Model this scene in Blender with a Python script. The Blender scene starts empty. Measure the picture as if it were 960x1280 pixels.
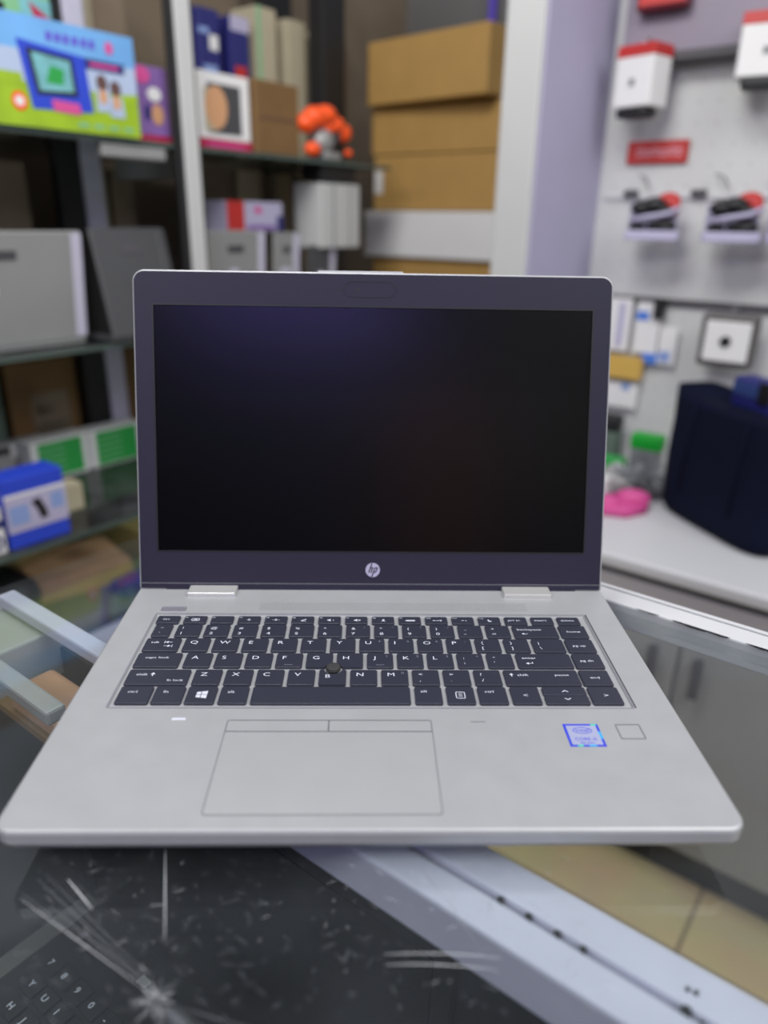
import bpy, bmesh, math, random
from mathutils import Vector, Matrix
random.seed(7)
PI = math.pi
C = bpy.context.scene.collection
TH = math.radians(-38.5)          # the room is turned against the laptop
F = 0.97                          # height of the laptop deck above the floor

def RU(u, v, z):
    """room axes (u along the counters, v across them, z against the deck) to world"""
    return Vector((u*math.cos(TH)-v*math.sin(TH), u*math.sin(TH)+v*math.cos(TH), z+F))

# ------------------------------------------------------------------ camera, world, lights, exposure
cam = bpy.data.cameras.new('camera')
co = bpy.data.objects.new('camera', cam); C.objects.link(co)
cam.sensor_fit = 'VERTICAL'; cam.sensor_height = 36; cam.lens = 912.8/1280*36
co.location = (-0.00483, -0.47023, 0.25095+F); co.rotation_euler = (1.19067, -0.01626, -0.01992)
cam.clip_start = 0.01; cam.clip_end = 50
cam.dof.use_dof = True; cam.dof.focus_distance = 0.455; cam.dof.aperture_fstop = 3.3
bpy.context.scene.camera = co

w = bpy.data.worlds.new('shop_air'); bpy.context.scene.world = w; w.use_nodes = True
bg = w.node_tree.nodes['Background']
bg.inputs[0].default_value = (0.80, 0.82, 0.90, 1); bg.inputs[1].default_value = 0.46

def area(name, loc, target, size, power, col, sy=None):
    l = bpy.data.lights.new(name, 'AREA'); l.energy = power; l.color = col
    l.shape = 'RECTANGLE'; l.size = size; l.size_y = sy or size
    o = bpy.data.objects.new(name, l); C.objects.link(o); o.location = loc
    o.rotation_euler = (Vector(target)-Vector(loc)).to_track_quat('-Z', 'Y').to_euler()
    return o
area('ceiling_light_near', (0.95, -0.60, 2.35), (0.05, 0.0, 0.95), 1.5, 23, (1.0, 0.99, 0.96), 1.0)
area('ceiling_light_left', (-1.0, -0.95, 2.2), (-0.75, 1.3, 1.15), 0.7, 17, (1.0, 0.98, 0.96), 0.4)
area('ceiling_light_aisle', (-0.30, 0.22, 2.40), (0.15, 1.75, 1.3), 0.8, 17, (1, .99, .97), 0.4)
area('violet_led_panel', (-0.25, -1.72, 2.05), (0.0, 0.0, 1.15), 0.7, 3.4, (0.30, 0.22, 1.0), 0.22)
area('reflection_fill_light', (0.55, -1.9, 2.75), (0.42, -2.9, 1.6), 0.6, 60, (1, .97, .94), 0.4)  # added lamp, brightens the unseen rear panels mirrored in the screen

vs = bpy.context.scene.view_settings
vs.view_transform = 'Standard'; vs.look = 'None'; vs.gamma = 1.0; vs.use_curve_mapping = False
vs.exposure = 0.0

# ------------------------------------------------------------------ materials
def lin(c):
    return tuple(((x/255)/12.92 if x/255 <= .04045 else ((x/255+.055)/1.055)**2.4) for x in c)
def mat(name, rgb, rough=.5, metal=0., var=0., scale=20., bump=0., bscale=200., spec=.5, stretch=(1, 1, 1), coat=0.):
    m = bpy.data.materials.new(name); m.use_nodes = True
    n = m.node_tree.nodes; l = m.node_tree.links; b = n['Principled BSDF']
    c = (*lin(rgb), 1)
    b.inputs['Base Color'].default_value = c; b.inputs['Roughness'].default_value = rough
    b.inputs['Metallic'].default_value = metal; b.inputs['Specular IOR Level'].default_value = spec
    b.inputs['Coat Weight'].default_value = coat
    tc = n.new('ShaderNodeTexCoord'); mp = n.new('ShaderNodeMapping'); mp.inputs['Scale'].default_value = stretch
    l.new(tc.outputs['Object'], mp.inputs[0])
    if var:
        t = n.new('ShaderNodeTexNoise'); t.inputs['Scale'].default_value = scale; t.inputs['Detail'].default_value = 4
        l.new(mp.outputs[0], t.inputs['Vector'])
        r = n.new('ShaderNodeValToRGB'); r.color_ramp.elements[0].position = .3; r.color_ramp.elements[1].position = .7
        r.color_ramp.elements[0].color = tuple(max(0, x*(1-var)) for x in c[:3])+(1,)
        r.color_ramp.elements[1].color = tuple(min(1, x*(1+var)) for x in c[:3])+(1,)
        l.new(t.outputs['Fac'], r.inputs[0]); l.new(r.outputs[0], b.inputs['Base Color'])
    if bump:
        t = n.new('ShaderNodeTexNoise'); t.inputs['Scale'].default_value = bscale
        l.new(mp.outputs[0], t.inputs['Vector'])
        k = n.new('ShaderNodeBump'); k.inputs['Strength'].default_value = bump; k.inputs['Distance'].default_value = .002
        l.new(t.outputs['Fac'], k.inputs['Height']); l.new(k.outputs[0], b.inputs['Normal'])
    return m
def glass_mat(name, tint, rough, haze=0., hazecol=(200, 205, 205), refl=1.0):
    """thin clear pane: lets light straight through, mirrors by Fresnel, carries a little dust"""
    m = bpy.data.materials.new(name); m.use_nodes = True
    n = m.node_tree.nodes; l = m.node_tree.links
    for x in list(n): n.remove(x)
    out = n.new('ShaderNodeOutputMaterial'); tr = n.new('ShaderNodeBsdfTransparent'); tr.inputs[0].default_value = (*tint, 1)
    gl = n.new('ShaderNodeBsdfGlossy'); gl.inputs['Roughness'].default_value = rough
    fr = n.new('ShaderNodeFresnel'); fr.inputs[0].default_value = 1.45
    mu = n.new('ShaderNodeMath'); mu.operation = 'MULTIPLY'; mu.inputs[1].default_value = refl
    l.new(fr.outputs[0], mu.inputs[0])
    df = n.new('ShaderNodeBsdfDiffuse'); df.inputs[0].default_value = (*lin(hazecol), 1)
    a = n.new('ShaderNodeMixShader'); bmx = n.new('ShaderNodeMixShader')
    a.inputs[0].default_value = haze
    if haze:
        tc = n.new('ShaderNodeTexCoord'); t = n.new('ShaderNodeTexNoise'); t.inputs['Scale'].default_value = 14; t.inputs['Detail'].default_value = 8
        l.new(tc.outputs['Object'], t.inputs['Vector'])
        mr = n.new('ShaderNodeMapRange'); mr.inputs[1].default_value = .3; mr.inputs[2].default_value = .75
        mr.inputs[3].default_value = haze*.35; mr.inputs[4].default_value = haze*1.7
        l.new(t.outputs['Fac'], mr.inputs[0]); l.new(mr.outputs[0], a.inputs[0])
    l.new(tr.outputs[0], a.inputs[1]); l.new(df.outputs[0], a.inputs[2])
    l.new(mu.outputs[0], bmx.inputs[0]); l.new(a.outputs[0], bmx.inputs[1]); l.new(gl.outputs[0], bmx.inputs[2])
    l.new(bmx.outputs[0], out.inputs[0])
    return m

M = {}
M['silver'] = mat('silver_alloy', (170, 172, 174), .42, .3, .03, 60, .05, 1500)
M['silver_edge'] = mat('silver_edge', (170, 168, 178), .3, .6)
M['hinge'] = mat('hinge_metal', (205, 205, 203), .35, .5)
M['bezel'] = mat('bezel_plastic', (36, 34, 52), .55, 0, .04, 400, .08, 2500, spec=.3)
M['screen'] = mat('screen_panel', (3, 3, 5), .24, 0, .25, 9, 0, spec=.5)
M['key'] = mat('keycap', (43, 45, 59), .42, 0, .03, 300, .06, 3000)
M['legend'] = mat('key_print', (205, 208, 220), .5)
M['faint'] = mat('key_print_dim', (120, 122, 138), .5)
M['line'] = mat('groove_dark', (74, 76, 80), .6)
M['softline'] = mat('groove_soft_highlight', (118, 121, 124), .5)
M['pad'] = mat('touchpad_surface', (176, 178, 179), .38, .35, .02, 40)
M['stick'] = mat('stick_rubber', (58, 58, 58), .8, 0, .1, 800, .3, 2500)
M['logo'] = mat('logo_silver', (190, 188, 215), .3, .3)
M['white'] = mat('white_laminate', (196, 197, 200), .45, 0, .02, 8)
M['rail'] = mat('white_aluminium', (186, 184, 202), .5, 0, .03, 40, spec=.2)
M['cab'] = mat('cabinet_grey', (150, 149, 149), .45, 0, .04, 6)
M['band'] = mat('cabinet_band', (170, 167, 170), .45)
M['wallw'] = mat('wall_panel', (184, 185, 184), .55, 0, .03, 5)
M['lav'] = mat('lavender_and_violet_light', (172, 168, 194), .55, 0, .04, 5)  # lavender goods, and violet light coloured onto the partition side
M['purplegrey'] = mat('purple_grey_panel', (128, 120, 134), .5, 0, .04, 6)
M['greywall'] = mat('grey_wall', (110, 108, 106), .7, 0, .1, 3)
M['black'] = mat('black_plastic', (18, 18, 20), .5)
M['darkline'] = mat('dark_gap', (70, 68, 72), .6)
M['carton'] = mat('brown_card', (170, 134, 74), .75, 0, .05, 18, .1, 300)
M['cartondk'] = mat('dark_brown_card', (112, 84, 48), .75, 0, .08, 12)
M['dun'] = mat('dun_card', (120, 106, 88), .75, 0, .12, 9)
M['cream'] = mat('cream_card', (172, 163, 138), .7, 0, .06, 9)
M['whitecard'] = mat('white_card', (218, 218, 217), .6, 0, .03, 9)
M['red'] = mat('red_print', (178, 44, 40), .45)
M['crimson'] = mat('crimson_print', (168, 30, 70), .45)
M['navy'] = mat('navy_print', (36, 38, 104), .45)
M['bag'] = mat('navy_fabric', (8, 14, 36), .85, 0, .15, 8, .3, 500, spec=.15)
M['blue'] = mat('blue_print', (38, 66, 190), .45)
M['ltblue'] = mat('light_blue_print', (130, 152, 200), .5)
M['sky'] = mat('sky_print', (104, 160, 214), .5, 0, .1, 12)
M['paleblue'] = mat('pale_blue_print', (166, 182, 208), .5)
M['grass'] = mat('grass_print', (146, 178, 30), .5, 0, .12, 20)
M['screenprint'] = mat('teal_print', (110, 170, 176), .5, 0, .2, 30)
M['pink'] = mat('pink_print', (200, 74, 140), .5)
M['purple'] = mat('purple_print', (128, 96, 160), .5, 0, .15, 20)
M['violet'] = mat('violet_print', (90, 66, 190), .5)
M['skin'] = mat('peach_print', (198, 150, 110), .5)
M['brownp'] = mat('brown_print', (92, 66, 62), .5)
M['orange'] = mat('orange_plastic', (240, 84, 24), .4)
M['green'] = mat('green_print', (36, 150, 66), .5)
M['ltgreen'] = mat('light_green_print', (120, 176, 130), .5)
M['dullblue'] = mat('dull_blue_cloth', (44, 64, 120), .6)
M['tagblue'] = mat('tag_blue', (72, 120, 205), .5)
M['brightgreen'] = mat('bright_green_plastic', (8, 160, 44), .4)
M['yellow'] = mat('mustard_print', (196, 160, 78), .5)
M['tan'] = mat('tan_paper', (164, 144, 96), .7, 0, .15, 12)
M['tan2'] = mat('peach_paper', (176, 134, 104), .7, 0, .15, 12)
M['alu'] = mat('grey_alloy', (150, 151, 150), .4, .3, .05, 6)
M['graylid'] = mat('graphite_lid', (74, 75, 78), .45, .2, .05, 6)
M['steel'] = mat('hook_steel', (170, 170, 175), .3, .8)
M['maroon'] = mat('maroon_cloth', (110, 60, 76), .7)
M['darkred'] = mat('dark_red_plastic', (96, 20, 34), .4)
M['darkcase'] = mat('black_case_lining', (12, 13, 16), .6, 0, .2, 10)
M['chip'] = mat('bare_chip', (22, 22, 24), .95, spec=.05)
M['signtext'] = mat('sign_lettering', (206, 150, 160), .5)
M['bandgrey'] = mat('grey_strip', (84, 82, 80), .5)
M['scratch'] = mat('scratch_white', (205, 207, 210), .6)
M['scratchdim'] = mat('scratch_dim', (120, 124, 130), .6)
M['clear'] = mat('clear_plastic_bag', (128, 130, 134), .25, 0, .25, 25)
M['glass'] = glass_mat('showcase_glass', (.93, .96, .95), .02, .026, (150, 156, 165), .13)
M['shelfglass'] = glass_mat('shelf_glass', (.80, .87, .84), .05, .06)
M['glassedge'] = mat('glass_edge', (70, 84, 78), .3)
M['sticker'] = mat('sticker_silver', (176, 182, 214), .25, .3)
M['stickerblue'] = mat('sticker_blue', (44, 60, 200), .3)
M['cyan'] = mat('sticker_cyan', (40, 160, 220), .3)
M['teal'] = mat('sticker_teal', (60, 190, 170), .3)
M['greygreen'] = mat('grey_green_box', (86, 104, 92), .6)

# tiled floor
def floor_mat():
    m = bpy.data.materials.new('tan_floor_tile'); m.use_nodes = True
    n = m.node_tree.nodes; l = m.node_tree.links; b = n['Principled BSDF']; b.inputs['Roughness'].default_value = .3
    tc = n.new('ShaderNodeTexCoord'); br = n.new('ShaderNodeTexBrick'); br.offset = 0
    br.inputs['Scale'].default_value = 1; br.inputs['Brick Width'].default_value = .4; br.inputs['Row Height'].default_value = .4
    br.inputs['Mortar Size'].default_value = .004
    br.inputs['Color1'].default_value = (*lin((212, 190, 148)), 1); br.inputs['Color2'].default_value = (*lin((206, 184, 142)), 1)
    br.inputs['Mortar'].default_value = (*lin((140, 124, 98)), 1)
    mp = n.new('ShaderNodeMapping'); mp.inputs['Location'].default_value = (.24, .1, 0)
    l.new(tc.outputs['Object'], mp.inputs[0]); l.new(mp.outputs[0], br.inputs['Vector'])
    t = n.new('ShaderNodeTexNoise'); t.inputs['Scale'].default_value = 6; l.new(tc.outputs['Object'], t.inputs['Vector'])
    mx = n.new('ShaderNodeMix'); mx.data_type = 'RGBA'; mx.blend_type = 'MULTIPLY'; mx.inputs[0].default_value = .35
    l.new(br.outputs['Color'], mx.inputs[6]); l.new(t.outputs['Color'], mx.inputs[7]); l.new(mx.outputs[2], b.inputs['Base Color'])
    return m
M['floor'] = floor_mat()
M['dimwall'] = mat('dim_blue_wall', (84, 88, 106), .7, 0, .25, 2)
M['palepanel'] = mat('pale_green_reflection_panel', (170, 178, 172), .6)
M['brownpanel'] = mat('brown_reflection_panel', (176, 130, 120), .5, 0, .1, 4)
# wall panel with rows of peg holes
def peg_mat():
    m = mat('peg_panel', (194, 195, 194), .55)
    n = m.node_tree.nodes; l = m.node_tree.links; b = n['Principled BSDF']
    tc = n.new('ShaderNodeTexCoord'); mp = n.new('ShaderNodeMapping'); mp.inputs['Scale'].default_value = (25, 25, 25)
    l.new(tc.outputs['Object'], mp.inputs[0])
    fr = n.new('ShaderNodeVectorMath'); fr.operation = 'FRACTION'; l.new(mp.outputs[0], fr.inputs[0])
    sb = n.new('ShaderNodeVectorMath'); sb.operation = 'SUBTRACT'; sb.inputs[1].default_value = (.5, .5, .5); l.new(fr.outputs[0], sb.inputs[0])
    ml = n.new('ShaderNodeVectorMath'); ml.operation = 'MULTIPLY'; ml.inputs[1].default_value = (1, 0, 1); l.new(sb.outputs[0], ml.inputs[0])
    ln = n.new('ShaderNodeVectorMath'); ln.operation = 'LENGTH'; l.new(ml.outputs[0], ln.inputs[0])
    lt = n.new('ShaderNodeMath'); lt.operation = 'LESS_THAN'; lt.inputs[1].default_value = .07; l.new(ln.outputs['Value'], lt.inputs[0])
    mx = n.new('ShaderNodeMix'); mx.data_type = 'RGBA'; mx.inputs[6].default_value = (*lin((196, 197, 196)), 1); mx.inputs[7].default_value = (*lin((168, 168, 168)), 1)
    l.new(lt.outputs[0], mx.inputs[0]); l.new(mx.outputs[2], b.inputs['Base Color'])
    return m
M['peg'] = peg_mat()

# ------------------------------------------------------------------ mesh helpers
def box(bm, x0, x1, y0, y1, z0, z1, mi=0, bev=0, seg=2):
    vs_ = [bm.verts.new((x, y, z)) for z in (z0, z1) for y in (y0, y1) for x in (x0, x1)]
    fs = [bm.faces.new([vs_[i] for i in q]) for q in ((0, 2, 3, 1), (4, 5, 7, 6), (0, 1, 5, 4), (1, 3, 7, 5), (3, 2, 6, 7), (2, 0, 4, 6))]
    for f in fs: f.material_index = mi
    if bev:
        es = list({e for f in fs for e in f.edges})
        r = bmesh.ops.bevel(bm, geom=es, offset=bev, segments=seg, affect='EDGES', profile=.5)
        for f in r['faces']: f.material_index = mi
def rrect(x0, x1, y0, y1, r, n=5):
    pts = []
    for cx, cy, a in ((x1-r, y1-r, 0), (x0+r, y1-r, 90), (x0+r, y0+r, 180), (x1-r, y0+r, 270)):
        for i in range(n+1):
            t = math.radians(a+90*i/n); pts.append((cx+r*math.cos(t), cy+r*math.sin(t)))
    return pts
def prism(bm, pts, z0, z1, mi=0, bev=0, seg=2, taper=0):
    c = (sum(p[0] for p in pts)/len(pts), sum(p[1] for p in pts)/len(pts))
    a = [bm.verts.new((p[0], p[1], z0)) for p in pts]
    b = [bm.verts.new((c[0]+(p[0]-c[0])*(1-taper), c[1]+(p[1]-c[1])*(1-taper), z1)) for p in pts]
    n = len(pts); fs = [bm.faces.new(b), bm.faces.new(list(reversed(a)))]
    for i in range(n): fs.append(bm.faces.new((a[i], a[(i+1) % n], b[(i+1) % n], b[i])))
    for f in fs: f.material_index = mi
    if bev:
        es = list(fs[0].edges)
        r = bmesh.ops.bevel(bm, geom=es, offset=bev, segments=seg, affect='EDGES', profile=.5, clamp_overlap=True)
        for f in r['faces']: f.material_index = mi
def ring(bm, outer, inner, z0, z1, mi=0):
    """flat frame between two outlines with the same number of points"""
    n = len(outer)
    L = [[bm.verts.new((p[0], p[1], z)) for p in pp] for pp, z in ((outer, z0), (outer, z1), (inner, z1), (inner, z0))]
    for k in range(4):
        A, B = L[k], L[(k+1) % 4]
        for i in range(n):
            f = bm.faces.new((A[i], A[(i+1) % n], B[(i+1) % n], B[i])); f.material_index = mi
def cyl(bm, p, r, h, axis='z', n=20, mi=0, r2=None):
    r2 = r if r2 is None else r2
    A = []; B = []
    for i in range(n):
        a = 2*PI*i/n; c, s = math.cos(a), math.sin(a)
        def P(rr, t):
            if axis == 'z': return (p[0]+rr*c, p[1]+rr*s, p[2]+t)
            if axis == 'x': return (p[0]+t, p[1]+rr*c, p[2]+rr*s)
            return (p[0]+rr*s, p[1]+t, p[2]+rr*c)
        A.append(bm.verts.new(P(r, 0))); B.append(bm.verts.new(P(r2, h)))
    fs = [bm.faces.new(list(reversed(A))), bm.faces.new(B)]
    for i in range(n): fs.append(bm.faces.new((A[i], A[(i+1) % n], B[(i+1) % n], B[i])))
    for f in fs: f.material_index = mi
def ball(bm, p, r, s=(1, 1, 1), mi=0, n=3):
    m = Matrix.Translation(p) @ Matrix.Diagonal((r*s[0], r*s[1], r*s[2], 1))
    q = bmesh.ops.create_icosphere(bm, subdivisions=n, radius=1, matrix=m)
    for v_ in q['verts']:
        for f in v_.link_faces: f.material_index = mi
def tube(bm, pts, r, n=8, mi=0):
    pts = [Vector(p) for p in pts]; rings = []
    for i, p in enumerate(pts):
        d = (pts[min(i+1, len(pts)-1)]-pts[max(i-1, 0)]).normalized()
        a = d.orthogonal().normalized(); 
        if i and rings:
            a = (prev-d*prev.dot(d)).normalized()
        prev = a; b = d.cross(a)
        rr = r[i] if isinstance(r, (list, tuple)) else r
        rings.append([bm.verts.new(p+(a*math.cos(2*PI*k/n)+b*math.sin(2*PI*k/n))*rr) for k in range(n)])
    for A, B in zip(rings, rings[1:]):
        for k in range(n):
            f = bm.faces.new((A[k], A[(k+1) % n], B[(k+1) % n], B[k])); f.material_index = mi
    for f in (bm.faces.new(list(reversed(rings[0]))), bm.faces.new(rings[-1])): f.material_index = mi
def obj(name, bm, mats, parent=None, smooth=False):
    bmesh.ops.recalc_face_normals(bm, faces=bm.faces)
    me = bpy.data.meshes.new(name); bm.to_mesh(me); bm.free()
    for m in (mats if isinstance(mats, (list, tuple)) else [mats]): me.materials.append(M[m] if isinstance(m, str) else m)
    if smooth:
        for p in me.polygons: p.use_smooth = True
    o = bpy.data.objects.new(name, me); C.objects.link(o)
    if parent: o.parent = parent
    return o
def B(): return bmesh.new()
def tag(o, label, cat, group=None, kind=None):
    o['label'] = label; o['category'] = cat
    if group: o['group'] = group
    if kind: o['kind'] = kind
    return o
def empty(name, loc, rz=TH):
    o = bpy.data.objects.new(name, None); C.objects.link(o); o.empty_display_size = .05
    o.location = loc; o.rotation_euler = (0, 0, rz); return o
def place(o, u, v, z, rot=0):
    o.location = RU(u, v, z); o.rotation_euler = (0, 0, TH+rot); return o
def thing(name, u, v, z, label, cat, group=None, rot=0):
    return tag(empty(name, RU(u, v, z), TH+rot), label, cat, group)
def struct(name, bm, m, u=0, v=0, z=0, rot=0):
    o = obj(name, bm, m); o['kind'] = 'structure'; place(o, u, v, z, rot); return o
_tc = {}
def text_bm(bm, s, x, y, z, size, sx=1.2, mi=0, align='LEFT', shear=0):
    """flat letters, their lower left corner at x, y"""
    k = (s, shear)
    if k not in _tc:
        cu = bpy.data.curves.new('letters', 'FONT'); cu.body = s; cu.size = 1; cu.shear = shear; cu.resolution_u = 3
        t = bpy.data.objects.new('letters', cu); C.objects.link(t)
        me = t.to_mesh() if False else bpy.data.meshes.new_from_object(t.evaluated_get(bpy.context.evaluated_depsgraph_get()))
        _tc[k] = ([v_.co.copy() for v_ in me.vertices], [tuple(p.vertices) for p in me.polygons])
        bpy.data.meshes.remove(me); bpy.data.objects.remove(t); bpy.data.curves.remove(cu)
    V, P = _tc[k]
    if not V: return
    x0 = min(q.x for q in V); x1 = max(q.x for q in V); off = x0 if align == 'LEFT' else ((x0+x1)/2 if align == 'C' else x1)
    vv = [bm.verts.new((x+(q.x-off)*size*sx, y+q.y*size, z)) for q in V]
    for p in P:
        try: f = bm.faces.new([vv[i] for i in p]); f.material_index = mi
        except ValueError: pass
def poly(bm, pts, mi=0):
    f = bm.faces.new([bm.verts.new(p) for p in pts]); f.material_index = mi; return f
def flat(bm, pts, z, mi=0): return poly(bm, [(p[0], p[1], z) for p in pts], mi)
def frect(bm, x0, x1, y0, y1, z, mi=0): flat(bm, [(x0, y0), (x1, y0), (x1, y1), (x0, y1)], z, mi)

# ------------------------------------------------------------------ room shell
b = B(); box(b, -2.6, 2.6, -2.2, 2.6, -.05, 0); struct('floor', b, 'floor', 0, 0, -F)
b = B(); box(b, -.42, 2.0, 0, .04, 0, 2.0)
struct('wall_right', b, 'peg', -.02, 1.40, -F)
b = B(); box(b, 0, 2.0, -.012, 0, 0, .014, 0, .003); struct('trim_1', b, 'darkline', -.42, 1.40, .082)      # panel seam
b = B(); box(b, 0, 2.0, -.006, 0, 0, .008); struct('trim_2', b, 'white', -.42, 1.40, .305)
b = B(); box(b, 0, 2.0, -.05, 0, 0, .5); box(b, 0, 2.0, -.055, 0, -.016, 0, 1)
struct('trim_3', b, ['purplegrey', 'darkline'], -.40, 1.40, .578)
b = B(); box(b, -.08, 0, 0, .36, 0, 2.0, 0, .004); box(b, 0, .003, .012, .36, 0, 2.0, 1)  # white partition; violet light on its side is put into the lavender colour
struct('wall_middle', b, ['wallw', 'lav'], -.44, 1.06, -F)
b = B(); box(b, -2.6, -.5, 0, .05, 0, 2.0); struct('wall_back', b, 'greywall', 0, 2.25, -F)
b = B(); box(b, -.05, 0, -1.2, 3.0, 0, 2.0); struct('wall_left', b, 'dun', -1.62, -.7, -F)
b = B(); box(b, -.012, .012, -.012, .012, 0, 2.0, 0, .006); o = struct('trim_4', b, 'violet', -1.22, 2.2, -F)

b = B(); box(b, -2.6, 3.8, -.05, 0, 0, 2.6); struct('wall_front', b, 'dimwall', 0, -2.0, -F)
b = B(); box(b, -.30, .30, 0, .04, 0, 2.1, 0, .004); struct('reflection_panel_1', b, 'brownpanel', 2.05, -2.0, -F)  # unseen brown panel added to tint the screen reflection
b = B(); box(b, 0, .8, 0, .03, 1.5, 2.6, 0, .004); struct('reflection_panel_2', b, 'palepanel', 2.6, -2.0, -F)  # unseen pale panel added to lighten the screen's upper right reflection

# ------------------------------------------------------------------ showcase under the laptop
sc = thing('glass_showcase', 0, 0, -F, 'glass topped showcase with white aluminium frame carrying the silver laptop', 'display case')
zt = F-.021
b = B(); box(b, -.255, 1.3, -1.1, .158, zt-.006, zt, 0); gt = obj('glass_top', b, 'glass', sc)
# far edge trim with a thin dark joint and chipped lower edge
b = B(); box(b, -.255, 1.3, .137, .1575, zt-.020, zt+.0004, 0, .0015); box(b, -.255, 1.3, .1575, .1586, zt-.02, zt-.0008, 1); box(b, -.255, 1.3, .1586, .163, zt-.02, zt+.0004, 0)
obj('edge_trim', b, ['white', 'darkline'], sc)
b = B()
for u0, u1, wd in ((.148, .166, .0012), (.175, .203, .0030), (.198, .216, .0022), (.226, .246, .0022), (.236, .262, .0032)):
    n = 12; top = []; bot = []
    for i in range(n+1):
        t = i/n; uu = u0+(u1-u0)*t; k = math.sin(PI*t)**.6
        top.append((uu, .1372+.0003*random.random(), zt+.0006)); bot.append((uu, .1372-wd*k*(.6+.5*random.random())-.0002, zt+.0006))
    poly(b, top+bot[::-1])
obj('chipped_paint', b, 'chip', sc)
# sliding door rail below the glass
b = B()
box(b, -.09, 1.3, -.168, -.150, zt-.034, zt-.0062, 0, .002); box(b, -.09, 1.3, -.150, -.146, zt-.034, zt-.012, 0); box(b, -.09, 1.3, -.146, -.125, zt-.034, zt-.0075, 0, .002)
obj('door_rail', b, 'rail', sc)
b = B(); box(b, -.26, -.09, -.148, -.134, zt-.018, zt-.0075, 0, .002); obj('slim_rail', b, 'rail', sc)
b = B(); box(b, -.26, -.09, -.203, -.190, zt-.018, zt-.0075, 0, .002); obj('slim_rail', b, 'cab', sc)
b = B(); box(b, -.27, -.197, -.203, -.130, zt-.060, zt-.020, 0, .002); obj('end_block', b, 'cab', sc)
b = B(); box(b, -.197, -.10, -.188, -.150, zt-.062, zt-.056, 0); obj('rail_tray', b, 'cartondk', sc)
for u0, v0, r in ((.190, -.1485, .0016), (.2035, -.1485, .0016), (.217, -.1485, .0016), (.2285, -.1485, .0015), (.270, -.1480, .0020), (.268, -.139, .0009), (.271, -.1385, .0010), (.276, -.149, .0008)):
    b = B(); cyl(b, (u0, v0, zt-.0110), r, .0045, n=12); obj('screw', b, 'black', sc)
b = B(); box(b, -.42, 1.3, -.136, -.132, .02, zt-.036, 0); obj('back_panel', b, 'darkcase', sc)
b = B(); box(b, -.42, 1.3, -1.09, -.136, F-.335, F-.320, 0); obj('inner_shelf', b, 'darkcase', sc)
b = B(); box(b, -.427, -.42, -1.1, -.132, .02, zt-.036, 0); obj('end_panel', b, 'darkcase', sc)
b = B(); box(b, -.427, 1.3, -1.1, -.132, 0, .02); obj('plinth', b, 'black', sc)
b = B(); box(b, 0, .02, -.0, .02, 0, .9, 0)
for uu in (.9,):
    pass
b.free()
# scratches in the top glass, drawn as fine flat marks in laptop-side coordinates
inv = Matrix.Rotation(-TH, 3, 'Z')
def gl(x, y, dz=.0003):
    p = inv @ Vector((x, y, 0)); return Vector((p.x, p.y, zt+dz))
def scr(bm, x0, y0, x1, y1, w0, mi=0, bend=0, n=6):
    a = Vector((x0, y0)); c = Vector((x1, y1)); d = (c-a); nn = Vector((-d.y, d.x)).normalized(); L = []; R_ = []
    for i in range(n+1):
        t = i/n; p = a+d*t+nn*bend*4*t*(1-t); ww = w0*(math.sin(PI*min(max(t, .04), .96))**.5)/2
        ww *= .62; L.append(gl(*(p+nn*ww))); R_.append(gl(*(p-nn*ww)))
    poly(bm, L+R_[::-1], mi)
b = B()
scr(b, -.0965, -.2125, -.085, -.258, .0006)
for x0, y0, x1, y1, w0, mi in ((-.151, -.239, -.087, -.279, .0004, 0), (-.148, -.229, -.085, -.278, .0004, 1), (-.146, -.226, -.0835, -.277, .0003, 1), (-.135, -.229, -.119, -.244, .0008, 0),
                              (-.137, -.243, -.090, -.275, .0005, 1), (-.152, -.236, -.120, -.257, .0003, 1)):
    scr(b, x0, y0, x1, y1, w0, mi)
for i in range(46):                                   # impact star
    a = random.uniform(0, 2*PI); r0 = random.uniform(.0004, .002); r1 = r0+random.uniform(.002, .009)
    cx, cy = -.0815, -.2835
    scr(b, cx+r0*math.cos(a), cy+r0*math.sin(a), cx+r1*math.cos(a), cy+r1*math.sin(a), random.uniform(.0002, .0005), random.choice((0, 1, 1)), 0, 3)
for i in range(26):                                   # rays leaving the star
    a = math.radians(random.uniform(-75, -15)); r0 = .004; r1 = random.uniform(.015, .05)
    scr(b, -.0815+r0*math.cos(a), -.2835+r0*math.sin(a), -.0815+r1*math.cos(a), -.2835+r1*math.sin(a), .0003, 1, 0, 3)
scr(b, .004, -.2655, .050, -.2675, .0005, 0, .0012); scr(b, .004, -.2700, .048, -.2725, .0005, 0, .0012)
scr(b, .020, -.222, .030, -.239, .0004, 1); scr(b, .030, -.238, .042, -.262, .0004, 1); scr(b, .051, -.238, .048, -.248, .0004, 1)
for i in range(240):
    x = random.uniform(-.15, .09); y = random.uniform(-.29, -.215); a = random.choice((math.radians(-35), math.radians(28), random.uniform(0, PI)))+random.uniform(-.2, .2)
    s = random.uniform(.0008, .007); scr(b, x, y, x+s*math.cos(a), y+s*math.sin(a), random.uniform(.00012, .0003), random.choice((1, 1, 1, 1, 1, 0)), 0, 3)
for i in range(120):
    x = random.uniform(-.15, .1); y = random.uniform(-.29, -.212); r = random.uniform(.00012, .00030)
    poly(b, [gl(x+r*math.cos(k*PI/3), y+r*math.sin(k*PI/3)) for k in range(6)], random.choice((0, 1, 1)))
o = obj('scratches', b, ['scratch', 'scratchdim'], gt); o['kind'] = 'stuff'

o = obj('brown_pack', (lambda q: (box(q, 0, .07, 0, .034, 0, .018, 0, .004), q)[1])(B()), 'tan2'); place(o, -.180, -.186, -.021-.056); tag(o, 'small brown pack lying between the two slim rails left of the laptop', 'pack')
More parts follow.
